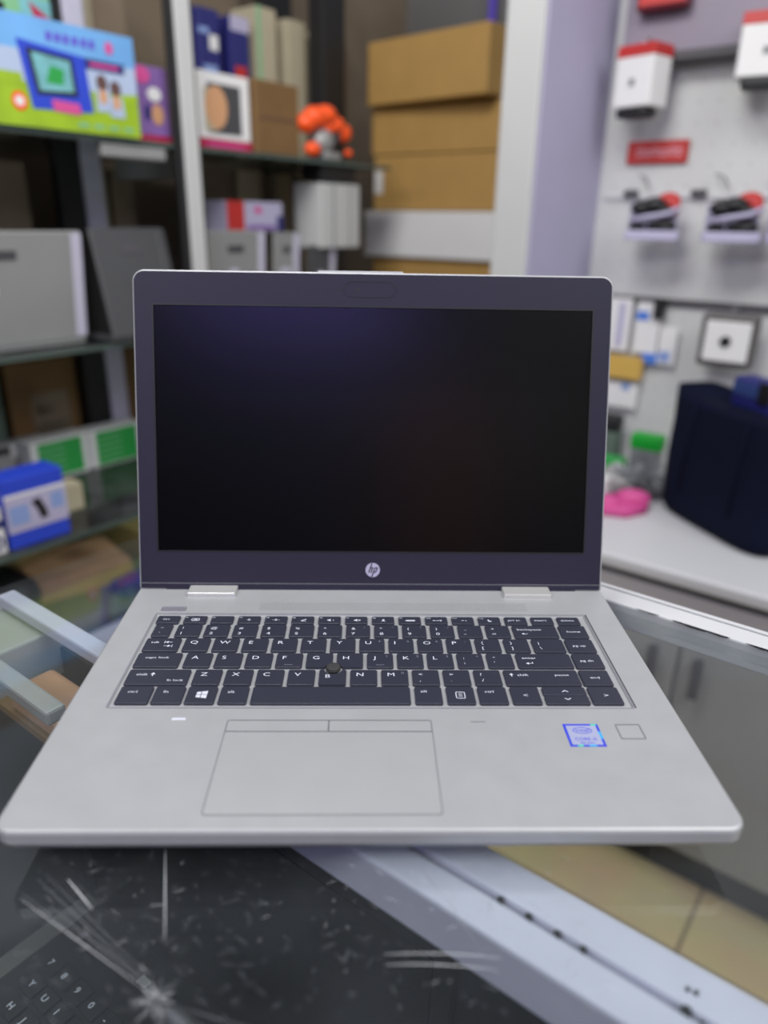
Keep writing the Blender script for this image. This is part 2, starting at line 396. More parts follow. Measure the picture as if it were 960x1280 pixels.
# ------------------------------------------------------------------ the laptop
LAP = tag(empty('laptop', (0, 0, F-.021), 0), 'open silver laptop with black screen facing the camera on the glass showcase', 'laptop')
D0 = .021                                            # deck height above the glass
W2 = .16875; YF = -.2227; YB = .012
KB = (-.1462, .1455, -.1347, -.0322)                 # keyboard well
# shell: rounded outline, bevelled rim, tapered belly, sunk well
b = B()
def outl(off, n=10):
    return rrect(-W2+off, W2-off, YF+off, YB-off*.5, max(.009-off, .001), n)
NP = len(outl(0))
def wellpts(off=0, n=10): return rrect(KB[0]+off, KB[1]-off, KB[2]+off, KB[3]-off, .0015, n)
loops = [[(p[0], p[1], D0-.0004-.018) for p in outl(.014)], [(p[0], p[1], D0-.0125) for p in outl(.0035)], [(p[0], p[1], D0-.0075) for p in outl(.0002)],
         [(p[0], p[1], D0-.0020) for p in outl(0)], [(p[0], p[1], D0-.0006) for p in outl(.0005)], [(p[0], p[1], D0) for p in outl(.0016)],
         [(p[0], p[1], D0) for p in wellpts()], [(p[0], p[1], D0-.0009) for p in wellpts(.0003)]]
L = [[b.verts.new(p) for p in lp] for lp in loops]
for A_, B_ in zip(L, L[1:]):
    for i in range(NP): b.faces.new((A_[i], A_[(i+1) % NP], B_[(i+1) % NP], B_[i]))
b.faces.new(L[-1]); b.faces.new(L[0][::-1])
base = obj('base_shell', b, 'silver', LAP)
# bright and dark rim lines round the well
b = B()
ring(b, wellpts(-.0009), wellpts(-.0001), D0-.0002, D0+.0002)
obj('keyboard_rim', b, 'silver_edge', LAP)
b = B()
box(b, KB[1]+.0010, KB[1]+.0018, KB[2], KB[3]+.001, D0-.0002, D0+.00025); obj('keyboard_gap', b, 'line', LAP)
# rubber feet
for x in (-.13, .13):
    for y in (-.20, -.02):
        b = B(); cyl(b, (x, y, 0), .006, .004); obj('foot', b, 'black', LAP)
# speaker grille: rows of fine holes
b = B()
for i in range(120):
    for j in range(5):
        x = -.078+i*.0016+(j % 2)*.0008; y = -.0165-j*.0022
        if x < .108: frect(b, x-.00028, x+.00028, y-.0006, y+.0006, D0+.00008)
o = obj('speaker_grille', b, 'softline', LAP); o['kind'] = 'stuff'
# power key outline, touchpad, lights, reader
b = B(); ring(b, rrect(-.145, -.128, -.0285, -.0225, .001), rrect(-.1446, -.1284, -.0281, -.0229, .0008), D0, D0+.0003); prism(b, rrect(-.1446, -.1284, -.0281, -.0229, .0008), D0-.0002, D0+.0001)
obj('power_button', b, 'silver_edge', LAP)
tp = (-.0785, .0315, -.2135, -.1455)
b = B(); ring(b, rrect(tp[0], tp[1], tp[2], tp[3], .002), rrect(tp[0]+.0006, tp[1]-.0006, tp[2]+.0006, tp[3]-.0006, .0016), D0-.0001, D0+.0002)
obj('touchpad_groove', b, 'softline', LAP)
b = B(); box(b, tp[0]+.0006, tp[1]-.0006, tp[2]+.0006, -.1554, D0-.0002, D0+.0001); obj('touchpad', b, 'pad', LAP)
for x0, x1 in ((tp[0]+.0008, -.0242), (-.0236, tp[1]-.0008)):
    b = B(); box(b, x0, x1, -.1548, tp[3]-.0008, D0-.0002, D0+.0003, 0, .0001); obj('touchpad_button', b, 'silver', LAP)
b = B(); box(b, tp[0]+.0004, tp[1]-.0004, -.1554, -.1548, D0, D0+.00015); box(b, -.0242, -.0236, -.155, tp[3]-.0004, D0, D0+.00015); box(b, tp[0]+.0004, tp[1]-.0004, tp[3]-.0009, tp[3]-.0003, D0, D0+.00022)
obj('button_gap', b, 'line', LAP)
b = B(); prism(b, rrect(-.1085, -.1010, -.1456, -.1438, .0006), D0, D0+.00015); obj('status_light', b, 'legend', LAP)
b = B(); prism(b, rrect(.0525, .0605, -.1473, -.1466, .0003), D0, D0+.00015); obj('status_light', b, 'softline', LAP)
b = B(); ring(b, rrect(.1302, .1436, -.1612, -.1490, .0008), rrect(.1308, .1430, -.1606, -.1496, .0006), D0, D0+.0003); obj('fingerprint_reader', b, 'softline', LAP)
# processor sticker
b = B()
sx0, sx1, sy0, sy1 = .1018, .1208, -.1670, -.1488
box(b, sx0, sx1, sy0, sy1, D0, D0+.0001, 1); frect(b, sx0+.0014, sx1-.0014, sy0+.0014, sy1-.0014, D0+.00014, 0)
frect(b, sx0+.004, sx0+.007, sy0, sy0+.0014, D0+.00014, 3); frect(b, sx0+.010, sx0+.014, sy0, sy0+.0014, D0+.00014, 2); frect(b, sx1-.004, sx1-.001, sy1-.0014, sy1, D0+.00014, 3)
frect(b, sx1-.0014, sx1, sy0+.006, sy0+.012, D0+.00014, 2)
mx_, my_ = (sx0+sx1)/2, sy1-.0054
e1 = [(mx_+.0052*math.cos(a*PI/16), my_+.0026*math.sin(a*PI/16)) for a in range(32)]; e2 = [(mx_+.0048*math.cos(a*PI/16), my_+.0022*math.sin(a*PI/16)) for a in range(32)]
ring(b, e1, e2, D0+.00012, D0+.0002, 1)
text_bm(b, 'intel', mx_, my_-.0010, D0+.0002, .0036, 1.2, 1, 'C')
text_bm(b, 'CORE i5', mx_, sy0+.0048, D0+.0002, .0032, 1.0, 1, 'C')
text_bm(b, '8th Gen', mx_, sy0+.0022, D0+.0002, .0022, 1.0, 1, 'C')
obj('processor_sticker', b, ['sticker', 'stickerblue', 'cyan', 'teal'], LAP)

# keys
STX, STY, STR = -.0238, -.0978, .0056
KH = D0+.0006
def key(x0, x1, y0, y1, legs, dim=(), cut=False):
    """legs: (text, dx, dy, size) from the key's upper left corner, millimetres"""
    b = B(); pts = rrect(x0, x1, y0, y1, .0012, 3)
    if cut:
        dense = []
        for p, q in zip(pts, pts[1:]+pts[:1]):
            n = max(1, int(math.dist(p, q)/.0004))
            dense += [(p[0]+(q[0]-p[0])*i/n, p[1]+(q[1]-p[1])*i/n) for i in range(n)]
        pts = []
        for p in dense:
            d = math.dist(p, (STX, STY))
            if d < STR: p = (STX+(p[0]-STX)/d*STR, STY+(p[1]-STY)/d*STR)
            pts.append(p)
    prism(b, pts, D0-.0009, KH, 0, .00045, 2)
    k = obj('key', b, 'key', LAP)
    if legs or dim:
        b = B()
        for mi, ll in ((0, legs), (1, dim)):
            for it in ll:
                if callable(it): it(b, x0, y1, mi)
                else: text_bm(b, it[0], x0+it[1]*.001, y1-it[2]*.001, KH+.00006, it[3]*.001, it[4] if len(it) > 4 else 1.25, mi)
        obj('key_legend', b, ['legend', 'faint'], k)
    return k
def R4(dx0, dx1, dy0, dy1):
    return lambda b, x, y, mi: frect(b, x+dx0*.001, x+dx1*.001, y-dy1*.001, y-dy0*.001, KH+.00006, mi)
def PL(*pts): return lambda b, x, y, mi: flat(b, [(x+p[0]*.001, y-p[1]*.001) for p in pts], KH+.00006, mi)
def ARR(x, y, s, d):     # little arrow: d = 0 left, 1 right, 2 up
    if d == 0: return PL((x, y), (x+s, y-s*.6), (x+s, y-.2), (x+2.2*s, y-.2), (x+2.2*s, y+.2), (x+s, y+.2), (x+s, y+s*.6))
    if d == 1: return PL((x+2.2*s, y), (x+1.2*s, y-s*.6), (x+1.2*s, y-.2), (x, y-.2), (x, y+.2), (x+1.2*s, y+.2), (x+1.2*s, y+s*.6))
    return PL((x, y-s), (x+s*.8, y), (x+.3, y), (x+.3, y+s), (x-.3, y+s), (x-.3, y), (x-s*.8, y))
ROW = {6: (-.1318, -.1157), 5: (-.1141, -.0986), 4: (-.0963, -.0808), 3: (-.0788, -.0637), 2: (-.0617, -.0466), 1: (-.0450, -.0353)}
P = .001
# row 1
names = ['esc', 'f1', 'f2', 'f3', 'f4', 'f5', 'f6', 'f7', 'f8', 'f9', 'f10', 'f11', 'f12', 'prt sc', 'insert', 'delete']
for k, nm in enumerate(names):
    x = (-144.1+17.97*k)*P; y0, y1 = ROW[1]; lg = []
    if k in (0, 13, 14, 15): lg = [(nm, 4.0 if k == 0 else 2.2, 5.6, 3.0)]
    else:
        lg = [(nm, .8, 3.0, 2.0)]
        if k == 1: lg += [R4(5, 10.5, 3.6, 4.1), R4(5, 10.5, 6.4, 6.9), R4(5, 5.5, 3.6, 6.9), R4(10, 10.5, 3.6, 6.9), R4(6.3, 9.2, 4.7, 5.8)]
        elif k in (3, 4): lg += [R4(6.2, 8.6, 4.9, 5.5), R4(7.1, 7.7, 3.9, 6.4)]+([R4(5.0, 5.6, 5, 5.4), R4(9.2, 9.8, 5, 5.4)] if k == 4 else [])
        elif k == 5: lg += [PL((6, 6.4), (9.5, 3.8), (10, 4.4), (6.5, 6.9)), R4(6.2, 9.6, 6.4, 6.9)]
        elif k in (6, 7): lg += [PL((6, 4.7), (7, 4.7), (8.2, 3.7), (8.2, 6.9), (7, 5.9), (6, 5.9))]+([R4(9, 9.4, 4.2, 6.4)] if k == 7 else [])+[R4(9.8, 10.2, 4.5, 6.1)]
        elif k == 8: lg += [PL((7, 4), (8.4, 4), (8.4, 6), (7, 6)), R4(6.3, 9, 6.3, 6.7)]
        elif k == 9: lg += [R4(5, 11, 4.8, 6.3), R4(4.6, 5, 5.1, 5.9)]
        elif k == 10: lg += [R4(5, 7, 5.0, 5.6), R4(7.5, 9.3, 5.0, 5.6), R4(9.8, 11, 4.6, 6)]
        elif k == 11: lg += [R4(6.5, 8, 5, 5.6), R4(9, 10, 5, 5.6)]
        elif k == 12: lg += [PL((6.5, 3.8), (7.2, 3.8), (7.4, 5.3), (9.2, 5.7), (8.4, 6.6), (7.0, 6.5), (6.3, 5.2))]
    key(x, x+.0150, y0, y1, lg)
# row 2
y0, y1 = ROW[2]
key(-.1428, -.1313, y0, y1, [('~', 4, 5.4, 3.2), ('`', 4, 12.5, 3.8)])
up = '!@#$%^&*()_+'; lo = '1234567890-='
alt = {6: '/', 7: '*', 8: '*', 9: '/'}
for k in range(12):
    x = (-127.9+18.42*k)*P
    dm = [(alt[k], 11.6, 4.4, 2.8)] if k in alt else []
    key(x, x+.0158, y0, y1, [(up[k], 3.6, 6.0, 3.6), (lo[k], 3.6, 12.4, 4.0, 1.35)], dm)
key(.0927, .1220, y0, y1, [('backspace', 3, 6.4, 3.2), ARR(5, 10.6, 1.8, 0)])
key(.1237, .1416, y0, y1, [('home', 4.6, 8.8, 3.2)])
# row 3
y0, y1 = ROW[3]
key(-.1437, -.1218, y0, y1, [('tab', 3.6, 6.2, 3.2), ARR(12.5, 5.0, 2.0, 0), ARR(12.5, 9.4, 2.0, 1), R4(12, 12.4, 3.6, 6.4), R4(17.4, 17.8, 8, 10.8)])
alt = {6: '4', 7: '5', 8: '6', 9: '-'}
for k, ch in enumerate('QWERTYUIOP[]'):
    x = (-119.2+18.46*k)*P; dm = [(alt[k], 11.8, 4.2, 2.8)] if k in alt else []
    lg = [(ch, 3.8, 6.6, 4.9, 1.3)] if k < 10 else [('{' if k == 10 else '}', 4, 6.0, 3.8), (ch, 4, 12, 3.8)]
    key(x, x+.0160, y0, y1, lg, dm)
key(.1021, .1223, y0, y1, [('|', 4, 6.2, 3.6), ('\\', 4, 12, 4)])
key(.1238, .1417, y0, y1, [('pg up', 4, 8.8, 3.1)])
# row 4
y0, y1 = ROW[4]
key(-.1441, -.1172, y0, y1, [('caps lock', 5.4, 6.4, 3.1)])
alt = {6: '1', 7: '2', 8: '3', 9: '+'}
for k, ch in enumerate("ASDFGHJKL;'"):
    x = (-114.5+18.48*k)*P; dm = [(alt[k], 12, 4.2, 2.8)] if k in alt else []
    lg = [(ch, 3.8, 6.8, 4.9, 1.3)] if k < 9 else [(':' if k == 9 else '"', 4, 6.4, 3.6), (ch, 4, 11.5, 3.6)]
    if ch in 'FJ': dm = dm+[R4(5.5, 10.5, 12.6, 13.0)]
    key(x, x+.0161, y0, y1, lg, dm, cut=ch in 'GH')
key(.0886, .1226, y0, y1, [('enter', 3.6, 6.0, 3.3), ARR(5, 10.8, 1.9, 0), R4(9.0, 9.5, 9.2, 11.1)])
key(.1239, .1416, y0, y1, [('pg dn', 4, 8.8, 3.1)])
# row 5
y0, y1 = ROW[5]
key(-.1440, -.1079, y0, y1, [('shift', 5, 6.6, 3.2), ARR(14.5, 5.4, 1.9, 2), ('fn lock', 24, 12.2, 2.8)])
for k, ch in enumerate('ZXCVBNM,./'):
    x = (-105.3+18.36*k)*P
    lg = [(ch, 3.8, 6.8, 4.9, 1.3)] if k < 7 else [('<>?'[k-7], 3.8, 6.2, 3.8), (ch, 4.2, 12.0, 3.8)]
    if ch == 'B': lg = [('B', 3.8, 8.3, 4.6, 1.3)]
    dm = [('0', 12, 4.4, 2.8)] if k == 6 else ([('.', 12.5, 4.0, 3)] if k == 9 else [])
    key(x, x+.0160, y0, y1, lg, dm, cut=ch == 'B')
key(.0780, .1224, y0, y1, [ARR(4.5, 5.2, 1.7, 2), ('shift', 8, 6.4, 3.2), ('pause', 30.5, 6.2, 3.0)])
key(.1236, .1412, y0, y1, [('end', 5.5, 8.8, 3.2)])
# row 6
y0, y1 = ROW[6]
key(-.1438, -.1253, y0, y1, [('ctrl', 5, 6.4, 3.2)])
key(-.1239, -.1070, y0, y1, [('fn', 5, 6.4, 3.2)])
key(-.1054, -.0888, y0, y1, [PL((5.6, 5.6), (8.0, 5.2), (8.0, 7.8), (5.6, 7.8)), PL((8.4, 5.15), (11.6, 4.6), (11.6, 7.8), (8.4, 7.8)),
                             PL((5.6, 8.2), (8.0, 8.2), (8.0, 10.8), (5.6, 10.4)), PL((8.4, 8.2), (11.6, 8.2), (11.6, 11.4), (8.4, 10.85))])
key(-.0868, -.0708, y0, y1, [('alt', 4.2, 6.4, 3.2)])
key(-.0688, .0212, y0, y1, [])
key(.0237, .0393, y0, y1, [('alt', 3.5, 5.6, 3.2)])
key(.0418, .0579, y0, y1, [R4(5.2, 10.6, 5.0, 5.5), R4(5.2, 10.6, 10.8, 11.3), R4(5.2, 5.7, 5, 11.3), R4(10.1, 10.6, 5, 11.3), R4(6.8, 9, 6.7, 7.1), R4(6.8, 9, 7.9, 8.3), R4(6.8, 9, 9.1, 9.5)])
key(.0600, .0765, y0, y1, [('ctrl', 4, 5.8, 3.2)])
key(.0788, .0954, y0, y1, [('<', 7, 9.6, 4.2)])
key(.0975, .1226, y0+.0081, y1, [PL((11, 4.9), (13, 3.2), (15, 4.9), (14.4, 5.1), (13, 3.9), (11.6, 5.1))])
key(.0975, .1226, y0, y0+.0078, [PL((11, 2.6), (13, 4.3), (15, 2.6), (14.4, 2.4), (13, 3.6), (11.6, 2.4))])
key(.1241, .1417, y0, y1, [('>', 8, 9.6, 4.2)])
# pointing stick
b = B(); cyl(b, (STX, STY, D0-.0009), .0036, .0014, n=24); cyl(b, (STX, STY, D0+.0003), .0044, .0014, n=28, r2=.0046); cyl(b, (STX, STY, D0+.0017), .0046, .0010, n=28, r2=.0034)
for i in range(40):
    a = i*2.4; r = .0034*math.sqrt(i/40); ball(b, (STX+r*math.cos(a), STY+r*math.sin(a), D0+.0027), .00035, n=1)
obj('pointing_stick', b, 'stick', LAP, True)

# hinge covers
for x in (-.1145, .1120):
    b = B(); box(b, x-.0172, x+.0172, -.0078, .0085, D0-.006, D0+.0030, 0, .0008)
    obj('hinge_cover', b, 'hinge', LAP)
# lid
T = .27455
lid_bm = B(); H = .2262
def lidpts(off=0, n=8, y0=0):
    pts = []
    for cx, cy, a, rr in ((W2-.0085, H-.0085, 0, .0085), (-W2+.0085, H-.0085, 90, .0085), (-W2+.002, y0+.002, 180, .002), (W2-.002, y0+.002, 270, .002)):
        for i in range(n+1):
            t = math.radians(a+90*i/n); q = max(rr-off, .0003); pts.append((cx+q*math.cos(t), cy+q*math.sin(t)))
    return pts
def to_lid(bm):           # outline drawn in x,y -> x,z; thickness to +y
    for v_ in bm.verts: v_.co = Vector((v_.co.x, -v_.co.z, v_.co.y))
loops = [(lidpts(.0012), 0.0), (lidpts(.0002), -.0006), (lidpts(0), -.002), (lidpts(0), -.0048), (lidpts(.002), -.0066)]
L = [[lid_bm.verts.new((p[0], p[1], z)) for p in lp] for lp, z in loops]; n = len(L[0])
for A_, B_ in zip(L, L[1:]):
    for i in range(n): lid_bm.faces.new((A_[i], A_[(i+1) % n], B_[(i+1) % n], B_[i]))
lid_bm.faces.new(L[0]); lid_bm.faces.new(L[-1][::-1])
box(lid_bm, -.040, .020, H-.003, H+.0012, -.0045, -.001, 0, .0008)
to_lid(lid_bm)
lid = obj('lid', lid_bm, 'silver', LAP); lid.location = (0, .00464, D0-.0008); lid.rotation_euler = (-T, 0, 0)
SB, SH2, SW2 = .02846, .174, .1547
def LB(name, bm, m):
    to_lid(bm); return obj(name, bm, m, lid)
b = B(); n8 = 8
ring(b, lidpts(.0016, n8), rrect(-SW2, SW2, SB, SB+SH2, .0004, n8), -.0004, .0012); LB('bezel', b, 'bezel')
b = B(); box(b, -.1492, .1492, .0, .0046, -.002, .0014, 0, .0004); LB('hinge_strip', b, 'bezel')
b = B(); box(b, -W2+.002, W2-.002, .0049, .0053, .0, .00135); LB('bezel_seam_highlight', b, 'softline')  # seam strip, its thin highlight put in as a lighter colour
b = B(); frect(b, -SW2, SW2, SB, SB+SH2, .0005); box(b, -SW2, SW2, SB, SB+SH2, -.0003, .0005); LB('screen', b, 'screen')
b = B(); ring(b, rrect(-SW2-.0004, SW2+.0004, SB-.0004, SB+SH2+.0004, .0004), rrect(-SW2+.0006, SW2-.0006, SB+.0006, SB+SH2-.0006, .0004), .0002, .00135); LB('screen_gasket', b, 'black')
b = B(); cx, cy = -.0035, .2143
ring(b, rrect(cx-.0180, cx+.0180, cy-.0054, cy+.0054, .0052), rrect(cx-.0177, cx+.0177, cy-.0051, cy+.0051, .0050), .0010, .0014); LB('camera_shutter', b, 'black')
b = B(); cyl(b, (cx-.008, cy, .0010), .0016, .0003); LB('camera_lens', b, 'black')
for s in (-1, 1):
    b = B(); cyl(b, (cx+s*.0195, cy-.0003, .0010), .0005, .0004, n=10); LB('microphone_hole', b, 'black')
# round logo with slanted letters
b = B(); lx, lz, lr = .0003, .0155, .0052
cyl(b, (lx, lz, .0011), lr, .0004, n=40, mi=0)
zz = .00158
def sl(x0, x1, y0, y1):          # slanted bar
    k = .35; flat(b, [(lx+x0+y0*k, lz+y0), (lx+x1+y0*k, lz+y0), (lx+x1+y1*k, lz+y1), (lx+x0+y1*k, lz+y1)], zz, 1)
sl(-.0027, -.0018, -.0020, .0049); sl(-.0010, -.0001, -.0020, .0012); sl(-.0020, -.0001, .0012, .0020)
sl(.0007, .0016, -.0050, .0020); sl(.0024, .0033, -.0012, .0012); sl(.0012, .0033, .0012, .0020); sl(.0012, .0030, -.0020, -.0012)
LB('logo', b, ['logo', 'bezel'])

# ------------------------------------------------------------------ laptop on the inner shelf of the showcase
o = thing('laptop', -.195, -.138, -.320, 'open black laptop with white key letters lying under the scratched glass', 'laptop')
b = B(); box(b, 0, .36, -.25, 0, 0, .018, 0, .003); obj('base_shell', b, 'black', o)
b = B(); box(b, -.001, .016, -.25, 0, .0178, .0190); obj('side_strip', b, 'bandgrey', o)
ks = 0
for r in range(5):
    for c in range(9):
        x = .030+c*.0185+(.004*(r % 3)); y = -.058-r*.0185
        b = B(); box(b, x, x+.016, y-.015, y, .018, .0205, 0, .0006); k = obj('key', b, 'darkcase', o)
        b = B(); text_bm(b, ('7890-=OP[' 'YUIOP[]KL' 'HJKL;MN,.' 'BNM,./RTY' 'ASDFGHJKL')[r*9+c], x+.004, y-.010, .0207, .007, 1.1); obj('key_legend', b, 'legend', k)
b = B(); box(b, .10, .110, -.033, -.026, .018, .0186); obj('badge', b, 'alu', o)
b = B(); box(b, 0, .36, 0, .007, 0, .215, 0, .002); l2 = obj('lid', b, 'black', o); l2.location = (0, -.011, .016); l2.rotation_euler = (-.04, 0, 0)
b = B(); box(b, .012, .348, -.001, 0, .014, .20); obj('screen', b, 'screen', l2)
o = thing('laptop', .18, -.15, -.320, 'closed black laptop at the right end of the dark shelf under the glass', 'laptop')
b = B(); box(b, 0, .33, -.23, 0, 0, .012, 0, .003); obj('base_shell', b, 'black', o)
b = B(); box(b, 0, .33, -.23, 0, .0125, .020, 0, .003); obj('lid', b, 'darkcase', o)

# ------------------------------------------------------------------ counter across the aisle
ct = thing('counter', 0, .85, -F, 'white topped grey counter with black bar handles beneath the navy bag', 'counter')
h = F
b = B(); box(b, -.43, 1.5, -.022, .545, h-.326, h-.300, 0, .006, 3); obj('countertop', b, 'white', ct)
b = B(); box(b, -.43, 1.5, .0, .54, .095, h-.332); obj('cabinet_body', b, 'cab', ct)
b = B(); box(b, -.43, 1.5, -.006, .0, h-.340, h-.326); obj('shadow_gap', b, 'darkline', ct)
b = B(); box(b, -.43, 1.5, -.012, .0, h-.418, h-.340, 0, .002); obj('front_band', b, 'band', ct)
for k, u0 in enumerate((-.343, .045, .433, .821)):
    b = B(); box(b, u0, u0+.382, -.020, -.001, .10, h-.424, 0, .003); d = obj('cabinet_door', b, 'cab', ct)
    hx = u0+.345 if k % 2 == 0 else u0+.034
    b = B(); box(b, hx-.009, hx+.009, -.044, -.036, h-.520, h-.440, 0, .003)
    for zz2 in (h-.512, h-.452): box(b, hx-.005, hx+.005, -.037, -.019, zz2-.004, zz2+.004)
    obj('handle', b, 'black', d)
b = B(); box(b, -.43, 1.5, .025, .54, 0, .095); obj('plinth', b, 'black', ct)

# ------------------------------------------------------------------ navy bag
bg_ = thing('tote_bag', .032, 1.10, -.30, 'large dark navy fabric bag standing on the white counter', 'bag', rot=math.radians(-36))
bm = B(); nu, nz = 64, 14; rings = []
for j in range(nz+1):
    t = j/nz; z = .250*t; sw = .148+.016*t; sd = .075*(1-.15*t); rr = .030
    if j == 0: sw -= .012; sd -= .012
    pts = []
    for i in range(nu):
        a = 2*PI*i/nu; ca, sa = math.cos(a), math.sin(a)
        x = (abs(ca)**.45)*math.copysign(1, ca)*sw; y = (abs(sa)**.45)*math.copysign(1, sa)*sd
        wob = .004*math.sin(5*a+3*t)*t+.003*math.sin(11*a-6*t)*(t*(1-t)*4)
        dz = .006*math.cos(2*a)*t*t
        pts.append(bm.verts.new((x*(1+wob*4), y*(1+wob*6), max(0, z+dz+(0 if j else .0)))))
    rings.append(pts)
for A_, B_ in zip(rings, rings[1:]):
    for i in range(nu): bm.faces.new((A_[i], A_[(i+1) % nu], B_[(i+1) % nu], B_[i]))
bm.faces.new(rings[0][::-1])
inner = [bm.verts.new((v_.co.x*.97, v_.co.y*.94, v_.co.z-.02)) for v_ in rings[-1]]
for i in range(nu): bm.faces.new((rings[-1][i], rings[-1][(i+1) % nu], inner[(i+1) % nu], inner[i]))
bm.faces.new(inner)
obj('bag_body', bm, 'bag', bg_, True)
b = B(); pts = [(-.07, -.070, .12)]
for x in (-.07, .07):
    b = B(); tube(b, [(x, -.078, .06), (x, -.076, .15), (x*.97, -.067, .246)], .002); obj('strap', b, 'bag', bg_, True)
o = thing('pouch', .055, 1.12, -.055, 'small blue pouch poking out of the navy bag opening', 'pouch', rot=math.radians(-36))
b = B(); box(b, -.075, .035, -.03, .02, -.02, .045, 0, .012, 3); obj('pouch_body', b, 'navy', o, True)
b = B(); box(b, -.065, .00, -.032, -.0295, .012, .036, 0, .001); obj('patch', b, 'dullblue', o)
b = B(); box(b, .0, .028, -.034, -.029, .005, .044, 0, .001); obj('flap', b, 'black', o)
b = B(); tube(b, [(.05, -.03, -.005), (.08, -.035, .006), (.12, -.03, 0)], .010); o = obj('cloth_roll', b, 'tan2', None, True); place(o, .055, 1.12, -.06, math.radians(-36))
tag(o, 'pale rolled cloth lying in the opening of the navy bag beside the blue pouch', 'cloth')

# ------------------------------------------------------------------ things hanging on the white peg wall
def hang_pack(name, u, v, z, wd, hh, label, cat, grp, rot=math.radians(-14)):
    o = thing(name, u, v, z, label, cat, grp, rot)
    b = B(); box(b, -wd/2, wd/2, -.045, .02, 0, hh*.84, 0, .003); obj('carton', b, 'whitecard', o)
    b = B(); box(b, -wd/2-.001, wd/2+.001, -.046, .021, hh*.80, hh, 0, .002); obj('carton_top', b, 'red', o)
    b = B(); box(b, -wd/2+.012, wd/2-.006, -.050, .0, -.020, 0, 0, .006); obj('earphone_tray', b, 'black', o)
    b = B(); box(b, -.008, .004, -.0465, -.045, hh*.34, hh*.46); obj('front_print', b, 'softline', o)
    b = B(); tube(b, [(0, -.02, hh-.006), (0, -.02, hh+.012), (0, .075, hh+.014)], .002); obj('hook', b, 'steel', o)
    return o
hang_pack('hanging_box', -.335, 1.33, .475, .085, .112, 'white box with red top and black base hanging above the red sign', 'box', 'red topped boxes on the peg wall')
hang_pack('hanging_box', -.105, 1.33, .510, .100, .105, 'white box with red top at the right photo edge, higher than the red sign', 'box', 'red topped boxes on the peg wall', math.radians(8))
b = B(); box(b, -.052, .052, -.03, 0, 0, .06, 0, .006); box(b, -.045, .045, -.032, -.03, .008, .05, 1)
o = obj('header_sign', b, ['darkred', 'red']); place(o, -.318, 1.345, .648); tag(o, 'small dark red sign plate high on the purple grey header', 'sign')
b = B(); box(b, 0, .132, -.004, 0, 0, .045, 0, .001)
for x0, x1, z0, z1 in ((.022, .036, .014, .030), (.040, .052, .014, .028), (.056, .068, .016, .030), (.072, .090, .014, .028), (.094, .104, .016, .032), (.108, .118, .014, .030)):
    box(b, x0, x1, -.0045, -.004, z0, z1, 1); box(b, x0+.003, x1-.003, -.0048, -.0045, z0+.004, z1-.004, 0)
o = obj('brand_sign', b, ['red', 'signtext']); place(o, -.378, 1.395, .376); tag(o, 'flat red sign with pale lettering on the white peg wall', 'sign')
def cable_pack(u, z, label):
    o = thing('cable_pack', u, 1.33, z, label, 'cable pack', 'cable packs on the peg wall hooks', math.radians(18))
    b = B(); box(b, -.058, .050, -.05, -.004, -.002, .018, 0, .003); box(b, -.054, .046, -.006, -.002, .015, .072, 0, .002); obj('tray', b, 'lav', o)
    b = B()
    for k, (x, zz3, s) in enumerate(((-.030, .066, 1.2), (-.005, .072, 1.3), (.015, .060, 1.1), (-.035, .028, .9), (.022, .030, 1.2), (.0, .030, .8))):
        ball(b, (x, -.03, zz3-.004), .016*s, (1.15, .9, .75))
    obj('plug', b, 'black', o, True)
    b = B(); tube(b, [(-.05, -.046, .036), (-.02, -.053, .044), (.02, -.050, .050), (.045, -.046, .062)], .005); obj('cable', b, 'lav', o, True)
    b = B(); ball(b, (.022, -.012, .078), .022, (1.1, .8, .7)); box(b, .02, .046, -.03, -.006, .05, .08, 0, .006); obj('card', b, 'red', o, True)
    b = B(); tube(b, [(-.02, -.02, .10), (-.03, .03, .122), (-.045, .07, .130)], .0025); obj('hook', b, 'steel', o, True)
    return o
cable_pack(-.275, .222, 'black cable pack with red corner hanging below the red sign')
cable_pack(-.115, .222, 'black cable pack in a white tray, second from the left below the red sign')
cable_pack(.005, .222, 'black cable pack cut by the right photo edge, higher than the navy bag')
b = B()
for u0 in (-.34, -.235, -.17, -.07): box(b, u0, u0+.03, -.012, 0, 0, .012, 0, .003)
b.free()
for u0, lb in ((-.372, 'small grey hook clip at the left end of the peg wall rail'), (-.225, 'small grey hook clip between the two cable packs')):
    b = B(); box(b, 0, .032, -.014, 0, 0, .013, 0, .003); o = obj('hook_clip', b, 'darkline'); place(o, u0, 1.394, .310); tag(o, lb, 'hook', 'grey clips on the wall rail')
# blister box with a dark dot
o = thing('blister_pack', -.083, 1.34, -.022, 'white square pack with a dark dot hanging over the navy bag', 'pack')
b = B(); box(b, -.056, .056, -.03, .01, -.008, .102, 0, .008); obj('tray', b, 'bandgrey', o)
b = B(); box(b, -.043, .046, -.036, -.030, .006, .088, 0, .002); obj('front_card', b, 'whitecard', o)
b = B(); cyl(b, (0, -.040, .048), .011, .004, 'y', 24); obj('earbud', b, 'black', o)
b = B(); tube(b, [(0, -.02, .098), (0, -.02, .112), (0, .055, .113)], .002); obj('hook', b, 'steel', o)
